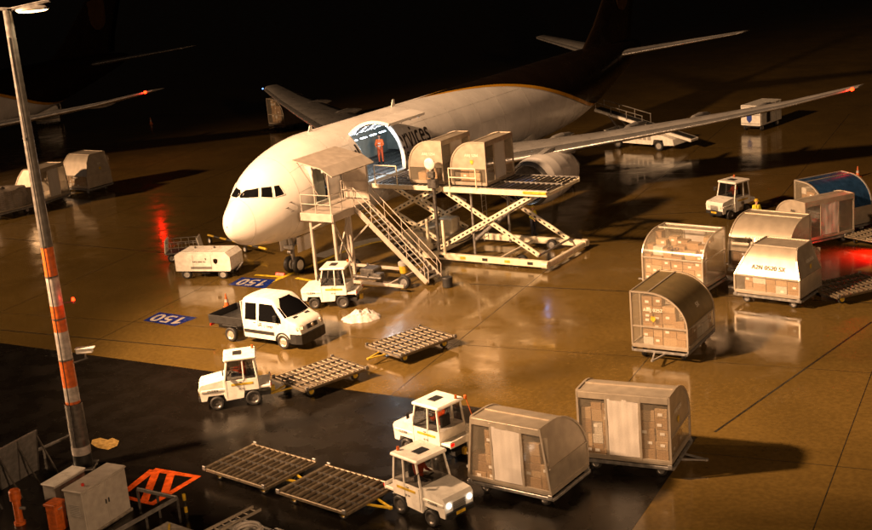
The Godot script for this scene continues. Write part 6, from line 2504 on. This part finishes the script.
func service_corner() -> void:
	# cabinets
	var c0 := Vector3(-11.16, 0, -41.31)      # front right foot
	var e := Vector3(-12.07, 0, -39.63) - c0
	var x := e.normalized()
	var L := e.length() + 0.25
	var z := Vector3(-x.z, 0, x.x)
	if z.dot(Vector3(1, 0, 0.5)) < 0:
		z = -z
	# x runs left and towards the viewer along the door face; build with +X away, +Z to the door side
	var t := thing("control_cabinet", "large cream two-door control cabinet with sloping lid", "cabinet", Transform3D(Basis(-x, Vector3.UP, -x.cross(Vector3.UP)), c0 + x * L * 0.5))
	var s := 1.0 if (t.transform.basis.z.dot(z)) > 0 else -1.0
	var D := 0.78
	var b := Acc.new()
	b.box(Vector3(0, 0.86, -s * D * 0.5), Vector3(L, 1.52, D), 0.015)
	part(t, "carcass", b, M.cabinet)
	var pl := Acc.new()
	pl.box(Vector3(0, 0.06, -s * D * 0.5), Vector3(L + 0.1, 0.12, D + 0.1), 0.02)
	part(t, "plinth", pl, M.concrete)
	var lid := Acc.new()
	lid.box(Vector3(0, 1.65, -s * D * 0.5), Vector3(L + 0.08, 0.07, D + 0.08), 0.02)
	part(t, "lid", lid, M.cabinet)
	for q in [-1.0, 1.0]:
		var d := Acc.new()
		d.box(Vector3(q * L * 0.245, 0.86, s * 0.012), Vector3(L * 0.475, 1.42, 0.03), 0.008)
		var dp := part(t, "door", d, M.cabinet)
		var h := Acc.new()
		h.box(Vector3(q * 0.07, 0.9, s * 0.045), Vector3(0.05, 0.16, 0.04), 0.012)
		part(dp, "handle", h, M.dark)
	var lv := Acc.new()
	for k in 9:
		lv.box(Vector3(-L * 0.5 - 0.008, 0.75 + k * 0.05, -s * D * 0.5), Vector3(0.02, 0.03, D * 0.55), 0.004, Basis(Vector3.BACK, 0.4))
	part(t, "ventilation_louvre", lv, M.grey)
	var kn := Acc.new()
	kn.tube(Vector3(-L * 0.3, 1.68, -s * 0.3), Vector3(-L * 0.3, 1.76, -s * 0.3), 0.06, 0.05, 10)
	part(t, "lid_lamp", kn, M.red)
	# second cabinet, lower, in front of the mast
	var bs := t.transform.basis
	var t2 := thing("small_cabinet", "pale grey low cabinet between mast and cream cabinet", "cabinet", Transform3D(bs, Vector3(-13.45, 0, -41.85)))
	var b2 := Acc.new()
	b2.box(Vector3(0, 0.62, 0), Vector3(1.5, 1.24, 0.55), 0.015)
	part(t2, "carcass", b2, M.grey)
	var l2 := Acc.new()
	l2.box(Vector3(0, 1.265, 0), Vector3(1.58, 0.05, 0.62), 0.015)
	part(t2, "lid", l2, M.white)
	var dd := Acc.new()
	dd.box(Vector3(0.1, 0.62, s * 0.285), Vector3(1.2, 1.05, 0.02), 0.006)
	part(t2, "door", dd, M.galv)
	# orange posts
	var p := thing("hydrant_post", "orange round hydrant post with wider cap", "hydrant", at_yaw(g(20, 524), 0.0))
	var ha := Acc.new()
	ha.lathe([Vector2(0.0, 0.2), Vector2(0.1, 0.2), Vector2(0.12, 0.14), Vector2(0.9, 0.14)], Vector3.ZERO, Vector3.UP, 18)
	part(p, "barrel", ha, M.orange)
	var hc := Acc.new()
	hc.lathe([Vector2(0.9, 0.14), Vector2(0.92, 0.2), Vector2(1.22, 0.2), Vector2(1.28, 0.16), Vector2(1.3, 0.0)], Vector3.ZERO, Vector3.UP, 18)
	part(p, "cap", hc, M.orange)
	var hv := Acc.new()
	hv.tube(Vector3(0.1, 0.62, 0.05), Vector3(0.3, 0.6, 0.08), 0.06, 0.05, 10)
	part(p, "outlet", hv, M.galv)
	var ob := thing("fuel_pit_box", "square orange box post with flat lid beside the hydrant", "box", Transform3D(bs, g(54, 502, 1.0) * Vector3(1, 0, 1)))
	var oa := Acc.new()
	oa.box(Vector3(0, 0.46, 0), Vector3(0.5, 0.92, 0.42), 0.02)
	part(ob, "housing", oa, M.orange)
	var ol := Acc.new()
	ol.box(Vector3(0, 0.97, 0), Vector3(0.58, 0.1, 0.5), 0.02)
	part(ob, "lid", ol, M.orange)
	var oh := Acc.new()
	oh.box(Vector3(0, 0.8, s * 0.215), Vector3(0.2, 0.04, 0.02), 0.005)
	part(ob, "label_plate", oh, M.paint_white)
	# leaning screen panel at the left edge
	var a0 := g(4, 489)
	var a1 := g(38, 470)
	var dir := (a1 - a0).normalized()
	var left := dir * -3.2
	var lean := Vector3(0.35, 1.75, 0.55)
	var sc := thing("blast_screen", "grey leaning blast screen panel held by struts", "screen", Transform3D(Basis(), a1))
	var sp := Acc.new()
	var up := lean.normalized()
	var nx := dir.cross(up).normalized()
	for k in 4:
		var o := -dir * (k * 0.95 + 0.46)
		var q := Acc.new()
		q.box(o + up * 0.95, Vector3(0.92, 1.85, 0.03), 0.006, Basis(dir, up, nx))
		part(sc, "screen_panel", q, M.galv)
		var po := Acc.new()
		po.beam(o + dir * 0.47, o + dir * 0.47 + up * 1.95, 0.06, 0.06, 0.0, nx)
		po.beam(o + dir * 0.47 + up * 1.7, o + dir * 0.6 + Vector3(0.95, 0, 0.9), 0.05, 0.05)
		part(sc, "strut", po, M.steel)
	var tr := Acc.new()
	tr.tube(up * 1.92, up * 1.92 - dir * 3.9, 0.04, 0.04, 8)
	part(sc, "top_rail", tr, M.galv)
	# low pipe barriers
	var r1 := thing("pipe_barrier", "low grey pipe barrier running beside the hydrant and mast", "barrier", at_yaw(g(30, 468), 0.0))
	var q0 := g(-30, 492) - g(30, 468)
	var q1 := g(75, 445) - g(30, 468)
	var ra := Acc.new()
	ra.tube(q0 + Vector3(0, 0.45, 0), q1 + Vector3(0, 0.45, 0), 0.06, 0.06, 10)
	part(r1, "rail", ra, M.galv)
	for u in [0.1, 0.4, 0.7, 0.97]:
		var pa := Acc.new()
		var c := q0.lerp(q1, u)
		pa.tube(c, c + Vector3(0, 0.42, 0), 0.045, 0.045, 8)
		part(r1, "post", pa, M.galv)
	var r2 := thing("guard_rail", "grey angled guard rail in front of the orange hatching", "barrier", at_yaw(Vector3(-9.25, 0, -40.05), 0.0))
	var k0 := Vector3(-9.25, 0, -40.05)
	var ga := Acc.new()
	var v0 := Vector3(-10.78, 0.9, -41.05) - k0
	var v1 := Vector3(0, 0.9, 0)
	var v2 := Vector3(-10.9, 0.9, -37.8) - k0
	ga.beam(v0, v1, 0.08, 0.14, 0.02)
	ga.beam(v1, v2, 0.08, 0.14, 0.02)
	part(r2, "rail", ga, M.galv)
	for v in [v0, v1, v1.lerp(v2, 0.5), v2, v0.lerp(v1, 0.5)]:
		var pa := Acc.new()
		pa.beam(Vector3(v.x, 0, v.z), Vector3(v.x, 0.88, v.z), 0.08, 0.08, 0.01, Vector3(1, 0, 0))
		part(r2, "post", pa, M.steel)
	# strapped pale crate at the lower edge
	var cr := g(186, 529, 0.75)
	var kc := thing("strapped_crate", "pale flat crate with crossed yellow straps inside the guard rail", "crate", Transform3D(Basis(Vector3.UP, -0.68), Vector3(cr.x - 0.35, 0, cr.z + 0.75)))
	var ka := Acc.new()
	ka.box(Vector3(0, 0.38, 0), Vector3(2.4, 0.74, 1.8), 0.03)
	part(kc, "body", ka, M.concrete)
	for q in [Basis(Vector3.UP, 0.5), Basis(Vector3.UP, -0.75), Basis(Vector3.UP, 0.1)]:
		var sa := Acc.new()
		sa.box(Vector3(-0.35, 0.757, -0.2), Vector3(1.7, 0.012, 0.07), 0.0, q)
		part(kc, "strap", sa, M.yellow)
	var hyd := thing("marker_post", "short yellow and black marker post beside the guard rail", "post", at_yaw(g(187, 518), 0.0))
	for k in 4:
		var ma := Acc.new()
		ma.tube(Vector3(0, k * 0.22, 0), Vector3(0, k * 0.22 + 0.22, 0), 0.06, 0.06, 10)
		part(hyd, "band", ma, M.yellow if k % 2 else M.dark)
	# white van roof with ladder rack, cut by the lower edge
	var vr := g(257, 508, 2.16)
	var vx := (vr - g(214, 530, 2.16)).normalized()
	var vz := Vector3(-vx.z, 0, vx.x)
	var vv := thing("service_van", "white service van with ladder on its roof rack beside the road", "van", Transform3D(Basis(vx, Vector3.UP, vz), (vr - vx * 1.3 + vz * 0.54) * Vector3(1, 0, 1)))
	var va := Acc.new()
	va.prism(PackedVector2Array([Vector2(-2.3, 0.4), Vector2(1.9, 0.4), Vector2(2.3, 0.6), Vector2(2.25, 1.0), Vector2(1.6, 1.15), Vector2(1.0, 1.85), Vector2(0.6, 1.95), Vector2(-2.2, 1.95), Vector2(-2.3, 1.8)]), Vector3(0, 0, -0.9), Vector3.RIGHT, Vector3.UP, 1.8)
	part(vv, "body", va, M.white)
	var vw := Acc.new()
	vw.quad(Vector3(1.58, 1.2, -0.8), Vector3(1.58, 1.2, 0.8), Vector3(1.06, 1.83, 0.76), Vector3(1.06, 1.83, -0.76), Vector3(1, 1, 0))
	var vwp := part(vv, "windscreen", vw, M.dark_glass, Vector3(0.012, 0.012, 0))
	vwp.name = "windscreen"
	for z2 in [-0.78, 0.78]:
		for x2 in [-1.5, 1.5]:
			wheel(vv, "wheel", Vector3(x2, 0.33, z2), 0.33, 0.22, Vector3.BACK, M.grey)
	var rk := Acc.new()
	for x2 in [-1.8, -0.9, 0.0, 0.6]:
		rk.tube(Vector3(x2, 2.06, -0.8), Vector3(x2, 2.06, 0.8), 0.025, 0.025, 6)
	for z2 in [-0.8, 0.0, 0.8]:
		rk.tube(Vector3(-2.0, 2.08, z2), Vector3(0.7, 2.08, z2), 0.02, 0.02, 6)
	part(vv, "roof_rack", rk, M.steel)
	var ldr := thing("ladder", "pale ladder lying on the roof rack of the service van", "ladder", vv.transform)
	for z2 in [-0.72, -0.36]:
		var la := Acc.new()
		la.beam(Vector3(-2.1, 2.16, z2), Vector3(1.3, 2.16, z2), 0.04, 0.09, 0.006)
		part(ldr, "rail", la, M.alu_bright)
	for k in 12:
		var la := Acc.new()
		la.tube(Vector3(-1.95 + k * 0.28, 2.16, -0.72), Vector3(-1.95 + k * 0.28, 2.16, -0.36), 0.02, 0.02, 6)
		part(ldr, "rung", la, M.alu_bright)
	var hs := thing("hose_reel", "pale coiled hose on the roof of the service van", "hose", vv.transform * Transform3D(Basis(), Vector3(0.15, 2.1, 0.35)))
	var hr := Acc.new()
	for q in [[0.42, 0.05], [0.34, 0.06], [0.38, 0.14]]:
		var ring := []
		for k in 21:
			ring.append(Vector3(cos(TAU * k / 20.0) * q[0], q[1], sin(TAU * k / 20.0) * q[0]))
		hr.path(ring, 0.05, 6)
	part(hs, "coil", hr, M.curtain)

func small_things() -> void:
	traffic_cone(g(227, 307), "traffic cone beside the pickup van's flatbed")
	traffic_cone(g(151, 124), "traffic cone in the dark beyond the second aircraft's wing tip")
	traffic_cone(g(735, 188), "traffic cone behind the tractor near the blue container")
	traffic_cone(g(858, 177), "traffic cone right of the blue container")
	var b := thing("rubber_drum", "small black drum standing by the foot of the stairs", "drum", at_yaw(g(448, 287), 0.0))
	var a := Acc.new()
	a.lathe([Vector2(0.0, 0.0), Vector2(0.0, 0.24), Vector2(0.05, 0.27), Vector2(0.25, 0.26), Vector2(0.5, 0.27), Vector2(0.55, 0.25), Vector2(0.53, 0.2), Vector2(0.5, 0.0)], Vector3.ZERO, Vector3.UP, 20)
	part(b, "barrel", a, M.rubber)
	var hb := Acc.new()
	hb.lathe([Vector2(0.15, 0.272), Vector2(0.18, 0.272)], Vector3.ZERO, Vector3.UP, 20)
	part(b, "hoop", hb, M.dark)
	# heap of dirty ice
	var h := Acc.new()
	var rows := []
	var fn := FastNoiseLite.new()
	fn.seed = 4
	fn.frequency = 1.1
	for i in 22:
		var r := PackedVector3Array()
		for j in 56:
			var an := TAU * j / 56.0
			var u := i / 21.0
			var rr := u * (1.0 + 0.25 * fn.get_noise_2d(cos(an) * 2.0, sin(an) * 2.0))
			r.append(Vector3(cos(an) * 0.95 * rr, 0.42 * pow(1.0 - u, 0.65) * (1.0 + 0.55 * fn.get_noise_2d(cos(an) * rr * 2.0 + 9.0, sin(an) * rr * 2.0) + 0.35 * fn.get_noise_2d(cos(an) * rr * 6.0 + 3.0, sin(an) * rr * 6.0)), sin(an) * 0.8 * rr))
		rows.append(r)
	h.grid(rows, true, false)
	solo("snow_heap", "small heap of dirty pale snow on the wet concrete beside the tractor", "snow", h, M.snow, at_yaw(g(362, 318), 0.2))
	# yellow canister hanging by the stairs
	var y := thing("yellow_canister", "yellow canister with grey lid on the stairs' drawbar", "canister", at_yaw(g(404.5, 279, 0.0), 0.0))
	var ya := Acc.new()
	ya.lathe([Vector2(0.35, 0.0), Vector2(0.35, 0.2), Vector2(0.75, 0.26), Vector2(0.78, 0.24)], Vector3.ZERO, Vector3.UP, 18)
	part(y, "barrel", ya, M.yellow)
	var yb := Acc.new()
	yb.lathe([Vector2(0.78, 0.28), Vector2(0.95, 0.28), Vector2(1.0, 0.2), Vector2(1.0, 0.0)], Vector3.ZERO, Vector3.UP, 18)
	part(y, "lid", yb, M.grey)
	var yc := Acc.new()
	yc.box(Vector3(0, 0.18, 0), Vector3(0.3, 0.36, 0.3), 0.02)
	part(y, "stand", yc, M.steel)
	# chocks at the nose wheels
	var fr := ac_frame()
	for q in [[-0.1, 5.05, "red chock in front of the nose wheels"], [-0.1, 6.45, "red chock behind the nose wheels"]]:
		var ca := Acc.new()
		ca.prism(PackedVector2Array([Vector2(-0.1, 0), Vector2(0.1, 0), Vector2(0.03, 0.14), Vector2(-0.03, 0.14)]), Vector3(0.3, 0, 0), Vector3(0, 0, 1), Vector3.UP, -0.6)
		var ch := solo("wheel_chock", q[2], "chock", ca, M.red, fr * Transform3D(Basis(), Vector3(q[0], 0, q[1])), "chocks at the nose wheels")
		ch.cast_shadow = GeometryInstance3D.SHADOW_CASTING_SETTING_ON
	# yellow tow bar lying under the nose
	var ta0 := g(208, 235, 0.5)
	var td := g(266, 249, 0.5) - ta0
	var tb := thing("tow_bar", "long yellow and black tow bar on small wheels lying by the nose", "tow bar", at_yaw(Vector3(ta0.x, 0, ta0.z), yaw_of(td.normalized())))
	var tl := td.length() / 9.0
	for k in 9:
		var ta := Acc.new()
		ta.tube(Vector3(k * tl, 0.5, 0), Vector3((k + 1) * tl, 0.5, 0), 0.07, 0.07, 8)
		part(tb, "bar", ta, M.yellow if k % 2 == 0 else M.dark)
	for q in [0.3, tl * 6.0]:
		wheel(tb, "wheel", Vector3(q, 0.2, 0.1), 0.2, 0.12, Vector3(0, 0, 1), M.white)
		var st := Acc.new()
		st.tube(Vector3(q, 0.2, 0), Vector3(q, 0.5, 0), 0.03, 0.03, 6)
		part(tb, "wheel_strut", st, M.steel)
	# low light fixture near the left mast: small ground light
	var gf := thing("ground_marker", "small dark ground marker with bent pole and orange flag behind the towed container", "marker", at_yaw(g(474, 420), 0.0))
	var ga := Acc.new()
	ga.tube(Vector3.ZERO, Vector3(-0.25, 0.95, 0), 0.025, 0.02, 6)
	part(gf, "pole", ga, M.orange)
	var gb := Acc.new()
	gb.box(Vector3(-0.26, 0.98, 0), Vector3(0.12, 0.16, 0.12), 0.03)
	part(gf, "flag_lamp", gb, M.orange)

func _ready() -> void:
	rng.seed = 77
	cam_axes()
	make_textures()
	make_materials()
	lights_and_camera()
	build_ground()
	var plane := make_aircraft()
	var aft := Vector3(0.5552, 0, -0.8317)
	var port := Vector3(0.8317, 0, 0.5552)
	var tip := g(145, 92, 6.1)
	var nose := tip - aft * 32.35 - port * 23.55
	copy_of(plane, Transform3D(ac_frame().basis, Vector3(nose.x, 0, nose.z)), "second cargo aircraft parked in the dark, only wing and tail in view")
	boarding_stairs()
	cargo_loader()
	build_cargo()
	lamp_mast()
	service_corner()
	var f1 := wheel_frame([343, 308], [316, 308.5], -0.6, -0.70, 0.80)
	tractor(f1, "white tractor parked under the boarding stairs")
	var f2 := wheel_frame([255, 404.7], [218, 409.6], -0.6, -0.70, 0.80)
	tractor(f2, "white tractor heading left with empty dollies on a yellow bar")
	var f3 := wheel_frame([441, 463], [406, 452], -0.6, -0.70, 0.80)
	tractor(f3, "white tractor towing the grey container, tail lamps lit", false, true)
	var f4 := wheel_frame([400, 512], [436, 527], 0.6, -0.70, 0.80)
	tractor(f4, "white tractor with lit headlights pulling empty dollies", true, true)
	var f5 := wheel_frame([748, 214], [729, 220], -0.6, -0.70, 0.80)
	tractor(f5, "white tractor in front of the dull and blue containers")
	# added unseen tractor past the right edge, put there to redden the wet ground
	var tp := g(912, 252)
	var f6 := at_yaw(tp, 0.1)
	var t6 := tractor(f6, "added unseen white tractor with red tail lamps beyond the blue topped container", false, true)
	for z in [-0.56, 0.56]:
		var rl := SpotLight3D.new()  # added red spot, tilted down to tint the ground
		rl.name = "tail_lamp_light"
		rl.light_color = Color(1.0, 0.07, 0.02)
		rl.light_energy = 50.0
		rl.light_size = 0.08
		rl.spot_angle = 62.0
		rl.spot_range = 40.0
		rl.spot_attenuation = 2.0
		rl.shadow_enabled = true
		t6.add_child(rl, true)
		rl.transform = Transform3D(Basis(Vector3(0, 0, 1), Vector3.UP, Vector3(1, 0, 0)).rotated(Vector3.BACK, 0.95), Vector3(-1.52, 0.82, z))
	pickup_van(wheel_frame([231, 341.4], [285, 349.3], 0.94, -1.52, 1.73))
	power_unit(wheel_frame([187, 279], [223, 279], 0.79, -1.15, 1.1))
	var tq := g(186, 259)
	chock_trolley(at_yaw(tq, 0.0))
	belt_loader(wheel_frame([619, 148], [657.5, 151], 0.93, -1.78, 2.0))
	box_cart(by_edge([742, 131], [760, 132], 0.0, "-x", 1.7, 0.85))
	build_people([f2, f4, f5, f3])
	small_things()
